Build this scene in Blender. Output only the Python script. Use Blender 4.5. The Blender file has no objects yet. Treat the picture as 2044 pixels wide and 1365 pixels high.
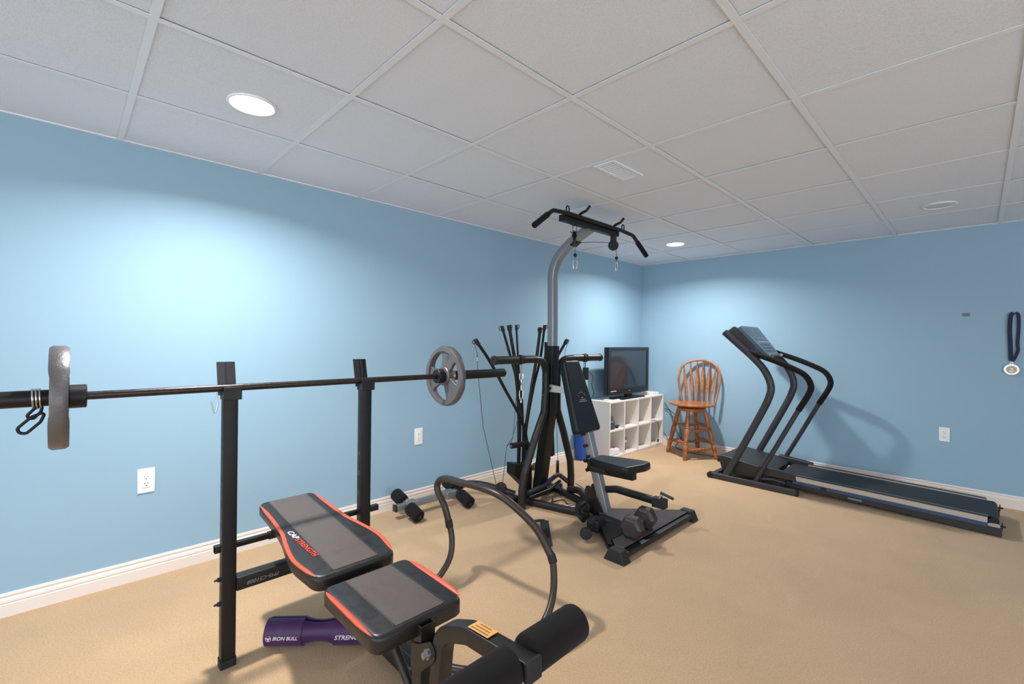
import bpy, math, random
from mathutils import Vector, Matrix, Quaternion
V = Vector
random.seed(7)
D2 = bpy.data
SC = bpy.context.scene
COL = SC.collection

# ------------------------------------------------------------------ camera
S = 0.6096                                   # ceiling tile pitch, 2 ft
CAM_H = 1.9965 * S
ROOM_H = 3.5452 * S
XL, YB = -2.9207, 5.1015                     # left wall plane, back wall plane
XR, YF = 3.45, -4.30                         # right and front walls (out of frame)
FPX, YAW, PITCH, ROLL = 910.4, -0.7970, -0.0036, 0.0131
fw = V((math.sin(YAW), math.cos(YAW), 0)); rt = V((math.cos(YAW), -math.sin(YAW), 0)); up = V((0, 0, 1))
f2 = fw * math.cos(PITCH) + up * math.sin(PITCH)
u2 = up * math.cos(PITCH) - fw * math.sin(PITCH)
r3 = rt * math.cos(ROLL) + u2 * math.sin(ROLL)
u3 = u2 * math.cos(ROLL) - rt * math.sin(ROLL)
cd = D2.cameras.new('camera'); cam = D2.objects.new('camera', cd); COL.objects.link(cam)
cd.sensor_width = 36.0; cd.lens = FPX / 2044 * 36.0; cd.clip_start = 0.02
cam.matrix_world = Matrix(((r3.x, u3.x, -f2.x, 0), (r3.y, u3.y, -f2.y, 0), (r3.z, u3.z, -f2.z, CAM_H), (0, 0, 0, 1)))
SC.camera = cam

# ------------------------------------------------------------------ world, exposure
w = D2.worlds.new('world'); SC.world = w; w.use_nodes = True
w.node_tree.nodes['Background'].inputs[0].default_value = (0.82, 0.91, 1.0, 1)
w.node_tree.nodes['Background'].inputs[1].default_value = 2.3
SC.view_settings.view_transform = 'Standard'
SC.view_settings.look = 'None'
SC.view_settings.gamma = 1.0
SC.view_settings.use_curve_mapping = False
SC.view_settings.exposure = 0.62
LAMP_W = 22.5                                # watts of each lit downlight
LAMP_COL = (1.0, 0.985, 0.97)
# lit downlights in view stand over (-2.08, .535) and (-2.05, 4.18)
LIT = [(-2.08, 0.535, 1.0), (-2.05, 4.18, 1.0)]
UNLIT = (-0.195, 4.19)

# ------------------------------------------------------------------ materials
def srgb(r, g, b):
    f = lambda c: (c / 255) / 12.92 if c / 255 <= 0.04045 else ((c / 255 + 0.055) / 1.055) ** 2.4
    return (f(r), f(g), f(b), 1)

def mat(name, col, rough=0.5, metal=0.0, noise=None, bump=None, emit=None, spec=None, coat=0.0, var=0.0, vscale=8.0, sheen=0.0, stretch=None, rvar=0.0):
    m = D2.materials.new(name); m.use_nodes = True
    nt = m.node_tree; N = nt.nodes; L = nt.links
    b = N['Principled BSDF']
    b.inputs['Base Color'].default_value = col
    b.inputs['Roughness'].default_value = rough
    b.inputs['Metallic'].default_value = metal
    if spec is not None: b.inputs['Specular IOR Level'].default_value = spec
    if coat: b.inputs['Coat Weight'].default_value = coat; b.inputs['Coat Roughness'].default_value = 0.15
    if sheen: b.inputs['Sheen Weight'].default_value = sheen
    tc = N.new('ShaderNodeTexCoord'); mp = N.new('ShaderNodeMapping')
    L.new(tc.outputs['Object'], mp.inputs['Vector'])
    if stretch: mp.inputs['Scale'].default_value = stretch
    if var or rvar:
        n = N.new('ShaderNodeTexNoise'); n.inputs['Scale'].default_value = vscale; n.inputs['Detail'].default_value = 6
        L.new(mp.outputs[0], n.inputs['Vector'])
        if var:
            r = N.new('ShaderNodeMapRange'); r.inputs[1].default_value = 0.3; r.inputs[2].default_value = 0.7
            r.inputs[3].default_value = 1 - var; r.inputs[4].default_value = 1 + var
            L.new(n.outputs['Fac'], r.inputs[0])
            mx = N.new('ShaderNodeVectorMath'); mx.operation = 'SCALE'; mx.inputs[0].default_value = col[:3]
            L.new(r.outputs[0], mx.inputs['Scale']); L.new(mx.outputs[0], b.inputs['Base Color'])
        if rvar:
            r = N.new('ShaderNodeMapRange'); r.inputs[1].default_value = 0.3; r.inputs[2].default_value = 0.7
            r.inputs[3].default_value = max(0, rough - rvar); r.inputs[4].default_value = min(1, rough + rvar)
            L.new(n.outputs['Fac'], r.inputs[0]); L.new(r.outputs[0], b.inputs['Roughness'])
    if bump:
        n = N.new('ShaderNodeTexNoise'); n.inputs['Scale'].default_value = bump[0]; n.inputs['Detail'].default_value = 4
        L.new(mp.outputs[0], n.inputs['Vector'])
        bp = N.new('ShaderNodeBump'); bp.inputs['Strength'].default_value = bump[1]; bp.inputs['Distance'].default_value = bump[2]
        L.new(n.outputs['Fac'], bp.inputs['Height']); L.new(bp.outputs[0], b.inputs['Normal'])
    if emit:
        b.inputs['Emission Color'].default_value = emit[0]; b.inputs['Emission Strength'].default_value = emit[1]
    return m

M = {}
M['wall'] = mat('blue_wall_paint', srgb(147, 179, 199), 0.62, bump=(220, 0.12, 0.0006), spec=0.3)
M['trim'] = mat('cream_trim_paint', srgb(232, 222, 214), 0.4, bump=(60, 0.04, 0.001))
M['tbar'] = mat('ceiling_grid_white', srgb(230, 235, 242), 0.45)
M['gridgap'] = mat('ceiling_tile_edge', srgb(120, 118, 116), 0.9)
M['blackm'] = mat('black_powder_coat', srgb(20, 19, 20), 0.45, bump=(900, 0.10, 0.0004), spec=0.35, rvar=0.06, vscale=30)
M['gunm'] = mat('charcoal_powder_coat', srgb(34, 31, 30), 0.42, bump=(700, 0.08, 0.0004), spec=0.4, rvar=0.06, vscale=30)
M['brownm'] = mat('dark_bronze_tube', srgb(62, 54, 49), 0.34, metal=0.35, bump=(500, 0.05, 0.0004), rvar=0.05, vscale=20)
M['treadm'] = mat('slate_grey_tube', srgb(56, 56, 61), 0.42, metal=0.15, bump=(900, 0.08, 0.0004))
M['treadblk'] = mat('treadmill_black_plastic', srgb(42, 40, 41), 0.5, bump=(1200, 0.15, 0.0004))
M['silver'] = mat('silver_grey_paint', srgb(140, 142, 146), 0.34, metal=0.45, bump=(500, 0.05, 0.0004), rvar=0.06, vscale=25)
M['chrome'] = mat('bright_steel', srgb(205, 205, 205), 0.22, metal=1.0, rvar=0.05, vscale=60)
M['zinc'] = mat('zinc_bolt', srgb(150, 150, 150), 0.35, metal=0.9)
M['plate'] = mat('hammertone_grey_iron', srgb(104, 101, 101), 0.44, metal=0.45, bump=(160, 0.55, 0.0022), rvar=0.1, vscale=40)
M['barsteel'] = mat('black_oxide_bar', srgb(58, 52, 50), 0.3, metal=0.7, rvar=0.08, vscale=60)
M['foam'] = mat('black_foam', srgb(30, 27, 27), 0.92, bump=(700, 0.5, 0.001), spec=0.15, sheen=0.05)
M['vinyl_b'] = mat('black_vinyl', srgb(30, 28, 28), 0.42, bump=(260, 0.22, 0.0007), spec=0.5, rvar=0.08, vscale=30)
M['vinyl_g'] = mat('grey_brown_vinyl', srgb(86, 76, 71), 0.46, bump=(380, 0.3, 0.0006), spec=0.5, rvar=0.06, vscale=30)
M['orange'] = mat('orange_piping_vinyl', srgb(226, 84, 52), 0.45, bump=(200, 0.1, 0.0004))
M['pad'] = mat('dark_teal_vinyl', srgb(15, 21, 26), 0.42, bump=(240, 0.2, 0.0006), spec=0.38, rvar=0.06, vscale=30)
M['rubber'] = mat('black_rubber', srgb(26, 25, 26), 0.7, bump=(400, 0.2, 0.0006))
M['tread'] = mat('platform_grit', srgb(74, 67, 68), 0.75, bump=(420, 0.9, 0.002), var=0.15, vscale=200)
M['belt'] = mat('walking_belt', srgb(35, 36, 41), 0.62, bump=(500, 0.35, 0.0006), var=0.06, vscale=14)
M['hexiron'] = mat('grey_cast_iron', srgb(58, 51, 49), 0.5, metal=0.25, bump=(90, 0.35, 0.002), rvar=0.12, vscale=25)
M['purple'] = mat('purple_leather', srgb(62, 24, 80), 0.5, bump=(420, 0.35, 0.0006), sheen=0.1)
M['white_ink'] = mat('white_print', srgb(225, 220, 222), 0.5)
M['red_ink'] = mat('red_print', srgb(214, 74, 56), 0.5)
M['grey_ink'] = mat('grey_print', srgb(120, 126, 130), 0.5)
M['melamine'] = mat('white_melamine', srgb(235, 228, 220), 0.42, bump=(30, 0.03, 0.001))
M['outlet'] = mat('white_outlet_plastic', srgb(240, 240, 238), 0.3)
M['slot'] = mat('dark_slot', srgb(60, 56, 52), 0.6)
M['tvplastic'] = mat('tv_bezel_plastic', srgb(26, 26, 29), 0.28, spec=0.5)
M['screen'] = mat('tv_glass', srgb(30, 34, 42), 0.12, spec=0.8, coat=0.5)
M['bin'] = mat('blue_bin_plastic', srgb(28, 74, 160), 0.4)
M['cable'] = mat('black_cable', srgb(28, 28, 30), 0.5)
M['steelcable'] = mat('coated_steel_cable', srgb(70, 74, 78), 0.4, metal=0.4)
M['capgrey'] = mat('dark_cap_cloth', srgb(62, 66, 70), 0.9, bump=(600, 0.4, 0.001))
M['shoewhite'] = mat('white_shoe_leather', srgb(226, 222, 224), 0.5)
M['shoered'] = mat('red_shoe_cloth', srgb(186, 44, 52), 0.7)
M['shoegrey'] = mat('grey_shoe_mesh', srgb(92, 84, 82), 0.8, bump=(300, 0.4, 0.001))
M['navy'] = mat('navy_ribbon', srgb(20, 28, 66), 0.7, bump=(600, 0.3, 0.0005))
M['litlens'] = mat('lit_lamp_lens', srgb(255, 255, 255), 0.4, emit=((1, 0.97, 0.93, 1), 6.0))
M['offlens'] = mat('unlit_lamp_lens', srgb(214, 214, 212), 0.35)
M['lampring'] = mat('lamp_trim_white', srgb(236, 236, 236), 0.35)
M['screenlcd'] = mat('console_face', srgb(98, 116, 134), 0.22, spec=0.7, coat=0.3)
M['lcd'] = mat('console_lcd', srgb(60, 72, 84), 0.15, spec=0.7)
M['podgrey'] = mat('console_pod_grey', srgb(120, 122, 126), 0.5, bump=(200, 0.3, 0.001))
M['railsilver'] = mat('brushed_rail', srgb(188, 178, 168), 0.4, metal=0.5)
M['railblue'] = mat('blue_grey_rail', srgb(52, 76, 108), 0.4, metal=0.2)
M['yellowlabel'] = mat('yellow_warning_label', srgb(232, 178, 100), 0.5)
M['brownlabel'] = mat('brown_label_print', srgb(150, 88, 44), 0.5)
M['creamlabel'] = mat('cream_label', srgb(206, 200, 150), 0.5)
M['labelprint'] = mat('label_print', srgb(110, 108, 104), 0.5)
M['medal'] = mat('antique_medal', srgb(150, 138, 118), 0.35, metal=0.8, bump=(200, 0.5, 0.001))
M['medalrim'] = mat('silver_medal_rim', srgb(215, 212, 205), 0.3, metal=0.6)
M['bracket'] = mat('white_grey_plate', srgb(196, 198, 196), 0.35, metal=0.4)

def ceiling_mat():
    m = D2.materials.new('acoustic_tile'); m.use_nodes = True
    nt = m.node_tree; N = nt.nodes; L = nt.links; b = N['Principled BSDF']
    b.inputs['Roughness'].default_value = 0.95; b.inputs['Specular IOR Level'].default_value = 0.1
    tc = N.new('ShaderNodeTexCoord')
    n = N.new('ShaderNodeTexNoise'); n.inputs['Scale'].default_value = 260; n.inputs['Detail'].default_value = 5; n.inputs['Roughness'].default_value = 0.65
    L.new(tc.outputs['Object'], n.inputs['Vector'])
    r = N.new('ShaderNodeValToRGB'); r.color_ramp.elements[0].position = 0.33; r.color_ramp.elements[0].color = srgb(210, 217, 227)
    r.color_ramp.elements[1].position = 0.52; r.color_ramp.elements[1].color = srgb(228, 235, 245)
    L.new(n.outputs['Fac'], r.inputs[0]); L.new(r.outputs[0], b.inputs['Base Color'])
    bp = N.new('ShaderNodeBump'); bp.inputs['Strength'].default_value = 0.4; bp.inputs['Distance'].default_value = 0.002
    L.new(n.outputs['Fac'], bp.inputs['Height']); L.new(bp.outputs[0], b.inputs['Normal'])
    return m
M['tile'] = ceiling_mat()

def carpet_mat():
    m = D2.materials.new('tan_carpet'); m.use_nodes = True
    nt = m.node_tree; N = nt.nodes; L = nt.links; b = N['Principled BSDF']
    b.inputs['Roughness'].default_value = 1.0; b.inputs['Specular IOR Level'].default_value = 0.05
    b.inputs['Sheen Weight'].default_value = 0.25; b.inputs['Sheen Roughness'].default_value = 0.6
    tc = N.new('ShaderNodeTexCoord')
    fine = N.new('ShaderNodeTexNoise'); fine.inputs['Scale'].default_value = 420; fine.inputs['Detail'].default_value = 3
    mid = N.new('ShaderNodeTexNoise'); mid.inputs['Scale'].default_value = 150; mid.inputs['Detail'].default_value = 4
    big = N.new('ShaderNodeTexNoise'); big.inputs['Scale'].default_value = 2.6; big.inputs['Detail'].default_value = 3; big.inputs['Distortion'].default_value = 0.6
    for n in (fine, mid, big): L.new(tc.outputs['Object'], n.inputs['Vector'])
    r = N.new('ShaderNodeValToRGB')
    r.color_ramp.elements[0].position = 0.3; r.color_ramp.elements[0].color = srgb(176, 141, 104)
    r.color_ramp.elements[1].position = 0.68; r.color_ramp.elements[1].color = srgb(220, 183, 140)
    a = N.new('ShaderNodeMath'); a.operation = 'ADD'; c = N.new('ShaderNodeMath'); c.operation = 'MULTIPLY'; c.inputs[1].default_value = 0.5
    L.new(fine.outputs['Fac'], a.inputs[0]); L.new(mid.outputs['Fac'], a.inputs[1]); L.new(a.outputs[0], c.inputs[0])
    L.new(c.outputs[0], r.inputs[0])
    mr = N.new('ShaderNodeMapRange'); mr.inputs[1].default_value = 0.35; mr.inputs[2].default_value = 0.65; mr.inputs[3].default_value = 0.955; mr.inputs[4].default_value = 1.045
    L.new(big.outputs['Fac'], mr.inputs[0])
    mx = N.new('ShaderNodeVectorMath'); mx.operation = 'SCALE'
    L.new(r.outputs[0], mx.inputs[0]); L.new(mr.outputs[0], mx.inputs['Scale']); L.new(mx.outputs[0], b.inputs['Base Color'])
    bp = N.new('ShaderNodeBump'); bp.inputs['Strength'].default_value = 0.8; bp.inputs['Distance'].default_value = 0.006
    L.new(c.outputs[0], bp.inputs['Height']); L.new(bp.outputs[0], b.inputs['Normal'])
    return m
M['carpet'] = carpet_mat()

def oak_mat():
    m = D2.materials.new('honey_oak'); m.use_nodes = True
    nt = m.node_tree; N = nt.nodes; L = nt.links; b = N['Principled BSDF']
    b.inputs['Roughness'].default_value = 0.32; b.inputs['Coat Weight'].default_value = 0.3
    tc = N.new('ShaderNodeTexCoord'); mp = N.new('ShaderNodeMapping'); mp.inputs['Scale'].default_value = (14, 14, 2.2)
    L.new(tc.outputs['Object'], mp.inputs['Vector'])
    n = N.new('ShaderNodeTexNoise'); n.inputs['Scale'].default_value = 3.5; n.inputs['Detail'].default_value = 6; n.inputs['Distortion'].default_value = 1.2
    L.new(mp.outputs[0], n.inputs['Vector'])
    r = N.new('ShaderNodeValToRGB'); r.color_ramp.elements[0].position = 0.3; r.color_ramp.elements[0].color = srgb(126, 66, 26)
    r.color_ramp.elements[1].position = 0.65; r.color_ramp.elements[1].color = srgb(186, 114, 54)
    L.new(n.outputs['Fac'], r.inputs[0]); L.new(r.outputs[0], b.inputs['Base Color'])
    return m
M['oak'] = oak_mat()

# ------------------------------------------------------------------ mesh building
def fillet(pts, r, n=6):
    pts = [V(p) for p in pts]; out = [pts[0]]
    for i in range(1, len(pts) - 1):
        a, b, c = pts[i - 1], pts[i], pts[i + 1]
        d1, d2 = (a - b), (c - b); l1, l2 = d1.length, d2.length
        d1.normalize(); d2.normalize()
        rr = r[i - 1] if isinstance(r, (list, tuple)) else r
        ang = d1.angle(d2)
        t = min(rr / max(math.tan(ang / 2), 1e-4), l1 * 0.49, l2 * 0.49)
        p0, p2 = b + d1 * t, b + d2 * t
        for k in range(n + 1):
            s = k / n
            out.append(p0 * (1 - s) ** 2 + b * 2 * s * (1 - s) + p2 * s * s)
    out.append(pts[-1]); return out

def spline(pts, n=8):
    P = [V(p) for p in pts]; P = [P[0] * 2 - P[1]] + P + [P[-1] * 2 - P[-2]]; out = []
    for i in range(1, len(P) - 2):
        for k in range(n):
            t = k / n; a, b, c, d = P[i - 1], P[i], P[i + 1], P[i + 2]
            out.append(0.5 * ((2 * b) + (c - a) * t + (2 * a - 5 * b + 4 * c - d) * t * t + (3 * b - a - 3 * c + d) * t ** 3))
    out.append(P[-2]); return out

def circ(r, n=16, ry=None): return [(r * math.cos(2 * math.pi * k / n), (ry or r) * math.sin(2 * math.pi * k / n)) for k in range(n)]
def rrect(w, h, r=0.004, n=3):
    o = []
    for cx, cy, a0 in ((w / 2 - r, h / 2 - r, 0), (-w / 2 + r, h / 2 - r, 90), (-w / 2 + r, -h / 2 + r, 180), (w / 2 - r, -h / 2 + r, 270)):
        for k in range(n + 1):
            a = math.radians(a0 + 90 * k / n); o.append((cx + r * math.cos(a), cy + r * math.sin(a)))
    return o

class MB:
    def __init__(s, org=(0, 0, 0)): s.v = []; s.f = []; s.o = V(org)
    def add(s, vs, fs, mtx=None):
        b = len(s.v)
        for p in vs:
            p = V(p)
            if mtx is not None: p = mtx @ p
            s.v.append(p)
        for f in fs: s.f.append([b + i for i in f])
        return s
    def box(s, c, d, mtx=None):
        c = V(c); x, y, z = d[0] / 2, d[1] / 2, d[2] / 2
        vs = [c + V((i * x, j * y, k * z)) for i in (-1, 1) for j in (-1, 1) for k in (-1, 1)]
        return s.add(vs, [(0, 1, 3, 2), (4, 6, 7, 5), (0, 4, 5, 1), (2, 3, 7, 6), (0, 2, 6, 4), (1, 5, 7, 3)], mtx)
    def bx(s, x0, x1, y0, y1, z0, z1): return s.box(((x0 + x1) / 2, (y0 + y1) / 2, (z0 + z1) / 2), (x1 - x0, y1 - y0, z1 - z0))
    def sweep(s, pts, prof, upv=None, cap=True, closed=False, scale=None):
        P = [V(p) for p in pts]; n = len(P); m = len(prof); vs = []; fs = []
        T = []
        for i in range(n):
            if closed: t = (P[(i + 1) % n] - P[i - 1])
            else: t = (P[min(i + 1, n - 1)] - P[max(i - 1, 0)])
            T.append(t.normalized())
        if upv is None:
            a = V((0, 0, 1)) if abs(T[0].z) < 0.9 else V((1, 0, 0)); sd = a.cross(T[0]).normalized()
        for i in range(n):
            t = T[i]
            if upv is not None: sd = V(upv).cross(t).normalized()
            else:
                if i: sd = T[i - 1].rotation_difference(t) @ sd
                sd = (sd - t * sd.dot(t)).normalized()
            u = t.cross(sd); k = scale[i] if scale else 1.0
            for a, b in prof: vs.append(P[i] + sd * a * k + u * b * k)
        for i in range(n if closed else n - 1):
            j = (i + 1) % n
            for k in range(m):
                l = (k + 1) % m; fs.append((i * m + k, i * m + l, j * m + l, j * m + k))
        if cap and not closed: fs.append(tuple(range(m))[::-1]); fs.append(tuple((n - 1) * m + k for k in range(m)))
        return s.add(vs, fs)
    def tube(s, pts, r, n=16, **k): return s.sweep(pts, circ(r, n), **k)
    def cyl(s, a, b, r, r2=None, n=24):
        a, b = V(a), V(b); r2 = r if r2 is None else r2
        return s.sweep([a, b], circ(1, n), scale=[r, r2])
    def lathe(s, prof, a, d, n=32, arc=None, ref=None):     # prof: (radius, height along d); closed profile rings
        a = V(a); d = V(d).normalized()
        x = V(ref) if ref else (V((0, 0, 1)) if abs(d.z) < 0.9 else V((1, 0, 0)))
        x = (x - d * x.dot(d)).normalized(); y = d.cross(x)
        full = arc is None; A = [2 * math.pi * k / n for k in range(n)] if full else [arc[0] + (arc[1] - arc[0]) * k / n for k in range(n + 1)]
        m = len(prof); vs = []; fs = []
        for t in A:
            for r, h in prof: vs.append(a + d * h + (x * math.cos(t) + y * math.sin(t)) * max(r, 1e-5))
        q = len(A)
        for i in range(q if full else q - 1):
            j = (i + 1) % q
            for k in range(m - 1): fs.append((i * m + k, j * m + k, j * m + k + 1, i * m + k + 1))
            if not full: fs.append((i * m + m - 1, j * m + m - 1, j * m, i * m))
        if not full: fs.append(tuple(range(m))); fs.append(tuple((q - 1) * m + k for k in range(m))[::-1])
        return s.add(vs, fs)
    def prism(s, poly, z0, z1, mtx=None):
        n = len(poly); vs = [(x, y, z0) for x, y in poly] + [(x, y, z1) for x, y in poly]
        fs = [tuple(range(n))[::-1], tuple(range(n, 2 * n))] + [(k, (k + 1) % n, n + (k + 1) % n, n + k) for k in range(n)]
        return s.add(vs, fs, mtx)
    def xz(s, poly, y0, y1):                                  # polygon in the x-z plane, extruded in y
        return s.prism(poly, -y1, -y0, Matrix(((1, 0, 0, 0), (0, 0, -1, 0), (0, 1, 0, 0), (0, 0, 0, 1))))
    def yz(s, poly, x0, x1):                                  # polygon in the y-z plane, extruded in x
        return s.prism(poly, x0, x1, Matrix(((0, 0, 1, 0), (1, 0, 0, 0), (0, 1, 0, 0), (0, 0, 0, 1))))
    def ball(s, c, r, n=16, sc=(1, 1, 1)):
        c = V(c); vs = []; fs = []; m = n // 2
        for i in range(m + 1):
            for j in range(n):
                a, b = math.pi * i / m, 2 * math.pi * j / n
                vs.append(c + V((r * sc[0] * math.sin(a) * math.cos(b), r * sc[1] * math.sin(a) * math.sin(b), r * sc[2] * math.cos(a))))
        for i in range(m):
            for j in range(n): fs.append((i * n + j, (i + 1) * n + j, (i + 1) * n + (j + 1) % n, i * n + (j + 1) % n))
        return s.add(vs, fs)
    def build(s, name, m, parent=None, bevel=0, smooth=40, weld=True):
        me = D2.meshes.new(name)
        me.from_pydata([tuple(p - s.o) for p in s.v], [], s.f)
        import bmesh
        bm = bmesh.new(); bm.from_mesh(me)
        if weld: bmesh.ops.remove_doubles(bm, verts=bm.verts, dist=1e-5)
        bmesh.ops.recalc_face_normals(bm, faces=bm.faces); bm.to_mesh(me); bm.free()
        me.materials.append(M[m] if isinstance(m, str) else m)
        o = D2.objects.new(name, me); COL.objects.link(o)
        if parent is not None: o.parent = parent
        else: o.location = s.o
        if smooth:
            for p in me.polygons: p.use_smooth = len(p.vertices) <= 6
            me.set_sharp_from_angle(angle=math.radians(smooth))
        if bevel:
            b = o.modifiers.new('bevel', 'BEVEL'); b.width = bevel; b.segments = 2; b.limit_method = 'ANGLE'; b.angle_limit = math.radians(35)
        return o

def tag(o, label, cat, group=None):
    o['label'] = label; o['category'] = cat
    if group: o['group'] = group
    return o
def thing(name, loc, label, cat, group=None, rz=0):
    o = D2.objects.new(name, None); COL.objects.link(o); o.location = loc; o.rotation_euler = (0, 0, rz); o.empty_display_size = 0.1
    return tag(o, label, cat, group)
def struct(o): o['kind'] = 'structure'; return o
def copy_tree(o, parent=None):
    kids = list(o.children); c = o.copy(); COL.objects.link(c)
    if parent is not None: c.parent = parent
    for k in kids: copy_tree(k, c)
    return c
def text(name, body, size, loc, xdir, ydir, m, parent, org, depth=0.0006, shear=0.0, width=None, curve=None):
    cu = D2.curves.new(name, 'FONT'); cu.body = body; cu.size = size; cu.extrude = depth; cu.shear = shear
    cu.align_x = 'CENTER'; cu.align_y = 'CENTER'; cu.resolution_u = 3; cu.offset = size * 0.012
    to = D2.objects.new(name + '_tmp', cu); COL.objects.link(to)
    bpy.context.view_layer.update()
    me = D2.meshes.new_from_object(to.evaluated_get(bpy.context.evaluated_depsgraph_get()))
    D2.objects.remove(to, do_unlink=True); D2.curves.remove(cu)
    x = V(xdir).normalized(); y = V(ydir); y = (y - x * y.dot(x)).normalized(); z = x.cross(y)
    k = 1.0
    if width:
        xs = [v.co.x for v in me.vertices]; k = width / (max(xs) - min(xs))
    for v in me.vertices:
        c = v.co.copy(); px = c.x * k
        if curve: p, yy, zz = curve(px, c.y); q = V(loc) + x * px + yy + zz * c.z
        else: q = V(loc) + x * px + y * c.y + z * c.z
        v.co = q - V(org)
    me.materials.clear(); me.materials.append(M[m]); me.name = name
    o = D2.objects.new(name, me); COL.objects.link(o); o.parent = parent
    return o

def downlight(x, y, lit, watts, label):
    g = 'recessed ceiling downlights'
    t = thing('recessed_downlight', (x, y, ROOM_H), label, 'ceiling light', g)
    r = MB((x, y, ROOM_H)); r.lathe([(0.078, 0.004), (0.088, 0.004), (0.090, 0.0), (0.089, -0.003), (0.082, -0.005), (0.079, -0.003), (0.078, 0.004)], (x, y, ROOM_H), (0, 0, 1), 48)
    r.build('trim_ring', 'lampring', t)
    l = MB((x, y, ROOM_H)); l.lathe([(0, -0.0045), (0.06, -0.0035), (0.0785, -0.001), (0.0785, 0.003), (0, 0.003)], (x, y, ROOM_H), (0, 0, 1), 48)
    l.build('lens', 'litlens' if lit else 'offlens', t)
    if lit:
        ld = D2.lights.new('downlight_lamp', 'AREA'); ld.shape = 'DISK'; ld.size = 0.10; ld.spread = math.radians(154); ld.energy = watts; ld.color = LAMP_COL
        lo = D2.objects.new('downlight_lamp', ld); COL.objects.link(lo); lo.parent = t; lo.location = (0, 0, -0.008)
    return t

# ================================================================== THE ROOM
def room():
    T = 0.12
    f = MB((0, 0, 0)); f.bx(XL - T, XR + T, YF - T, YB + T, -0.1, 0); struct(f.build('floor', 'carpet', smooth=0))
    for n, b in (('wall_left', (XL - T, XL, YF - T, YB + T)), ('wall_back', (XL, XR + T, YB, YB + T))):
        m = MB(); m.bx(*b, 0, ROOM_H + 0.05); struct(m.build(n, 'wall', smooth=0))
    # the two unseen walls; wide openings added to let soft world fill light in
    m = MB(); m.bx(XR, XR + T, YF - T, YF + .3, 0, ROOM_H + .05); m.bx(XR, XR + T, YB - 2.2, YB, 0, ROOM_H + .05); m.bx(XR, XR + T, YF + .3, YB - 2.2, 2.08, ROOM_H + .05); struct(m.build('wall_right', 'wall', smooth=0))
    m = MB(); m.bx(XL, XL + .3, YF - T, YF, 0, ROOM_H + .05); m.bx(XR - .3, XR, YF - T, YF, 0, ROOM_H + .05); m.bx(XL + .3, XR - .3, YF - T, YF, 2.08, ROOM_H + .05); struct(m.build('wall_front', 'wall', smooth=0))
    # suspended ceiling: each tile sits 6 mm above the face of the metal grid
    xs = [x for x in [-(v + 1.831) * S for v in range(-9, 3)] if XL < x < XR]; xs = sorted(xs)
    ys = [y for y in [(u + 0.2938) * S for u in range(-9, 9)] if YF < y < YB]
    c = MB(); ex = [XL] + xs + [XR]; ey = [YF] + ys + [YB]; g = 0.0022
    for i in range(len(ex) - 1):
        for j in range(len(ey) - 1):
            x0, x1, y0, y1 = ex[i] + 0.009, ex[i + 1] - 0.009, ey[j] + 0.009, ey[j + 1] - 0.009
            if x1 - x0 < 0.02 or y1 - y0 < 0.02: continue
            dz = random.uniform(-0.0012, 0.0012)
            c.bx(x0, x1, y0, y1, ROOM_H + 0.004 + dz, ROOM_H + 0.02)
    c.bx(XL - T, XR + T, YF - T, YB + T, ROOM_H + 0.02, ROOM_H + 0.06)
    struct(c.build('ceiling', 'tile', smooth=0, weld=False))
    b = MB()
    for x in xs: b.bx(x - 0.012, x + 0.012, YF, YB, ROOM_H - 0.001, ROOM_H + 0.001)
    for y in ys:
        for k in range(len(ex) - 1): b.bx(ex[k] + (0.0125 if k else 0), ex[k + 1] - (0.0125 if k < len(ex) - 2 else 0), y - 0.012, y + 0.012, ROOM_H - 0.0005, ROOM_H + 0.0015)
    struct(b.build('trim_1', 'tbar', smooth=0, weld=False))
    a = MB(); t = 0.014
    a.bx(XL, XL + t, YF, YB, ROOM_H - 0.0012, ROOM_H + 0.004); a.bx(XL, XR, YB - t, YB, ROOM_H - 0.0014, ROOM_H + 0.004)
    a.bx(XR - t, XR, YF, YB, ROOM_H - 0.0016, ROOM_H + 0.004); a.bx(XL, XR, YF, YF + t, ROOM_H - 0.0018, ROOM_H + 0.004)
    struct(a.build('trim_2', 'tbar', smooth=0, weld=False))
    prof = [(0, 0), (0.014, 0), (0.014, 0.052), (0.011, 0.055), (0.011, 0.058), (0.0135, 0.062), (0.012, 0.073), (0.007, 0.079), (0.0055, 0.084), (0.009, 0.088), (0.009, 0.0935), (0.006, 0.099), (0, 0.100)]
    def base(name, a0, a1, n):
        a0, a1, n = V(a0), V(a1), V(n); m = MB(); vs = [a0 + n * d + V((0, 0, z)) for d, z in prof] + [a1 + n * d + V((0, 0, z)) for d, z in prof]
        k = len(prof); m.add(vs, [(i, (i + 1) % k, k + (i + 1) % k, k + i) for i in range(k)] + [tuple(range(k)), tuple(range(k, 2 * k))[::-1]])
        struct(m.build(name, 'trim', smooth=30))
    base('baseboard_left', (XL, YF, 0), (XL, YB, 0), (1, 0, 0)); base('baseboard_back', (XL + 0.014, YB, 0), (XR, YB, 0), (0, -1, 0))
    base('baseboard_right', (XR, YB - 2.2, 0), (XR, YB - 0.014, 0), (-1, 0, 0))
room()

# ------------------------------------------------------------------ lamps, vent, wall fittings
lab = ['lit round recessed ceiling light, the nearer and larger one, above the barbell', 'lit round recessed ceiling light far off above the television']
for (x, y, k), l in zip(LIT, lab): downlight(x, y, True, LAMP_W * k, l)
downlight(*UNLIT, False, 0, 'unlit round recessed ceiling light near the right-hand wall')

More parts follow.
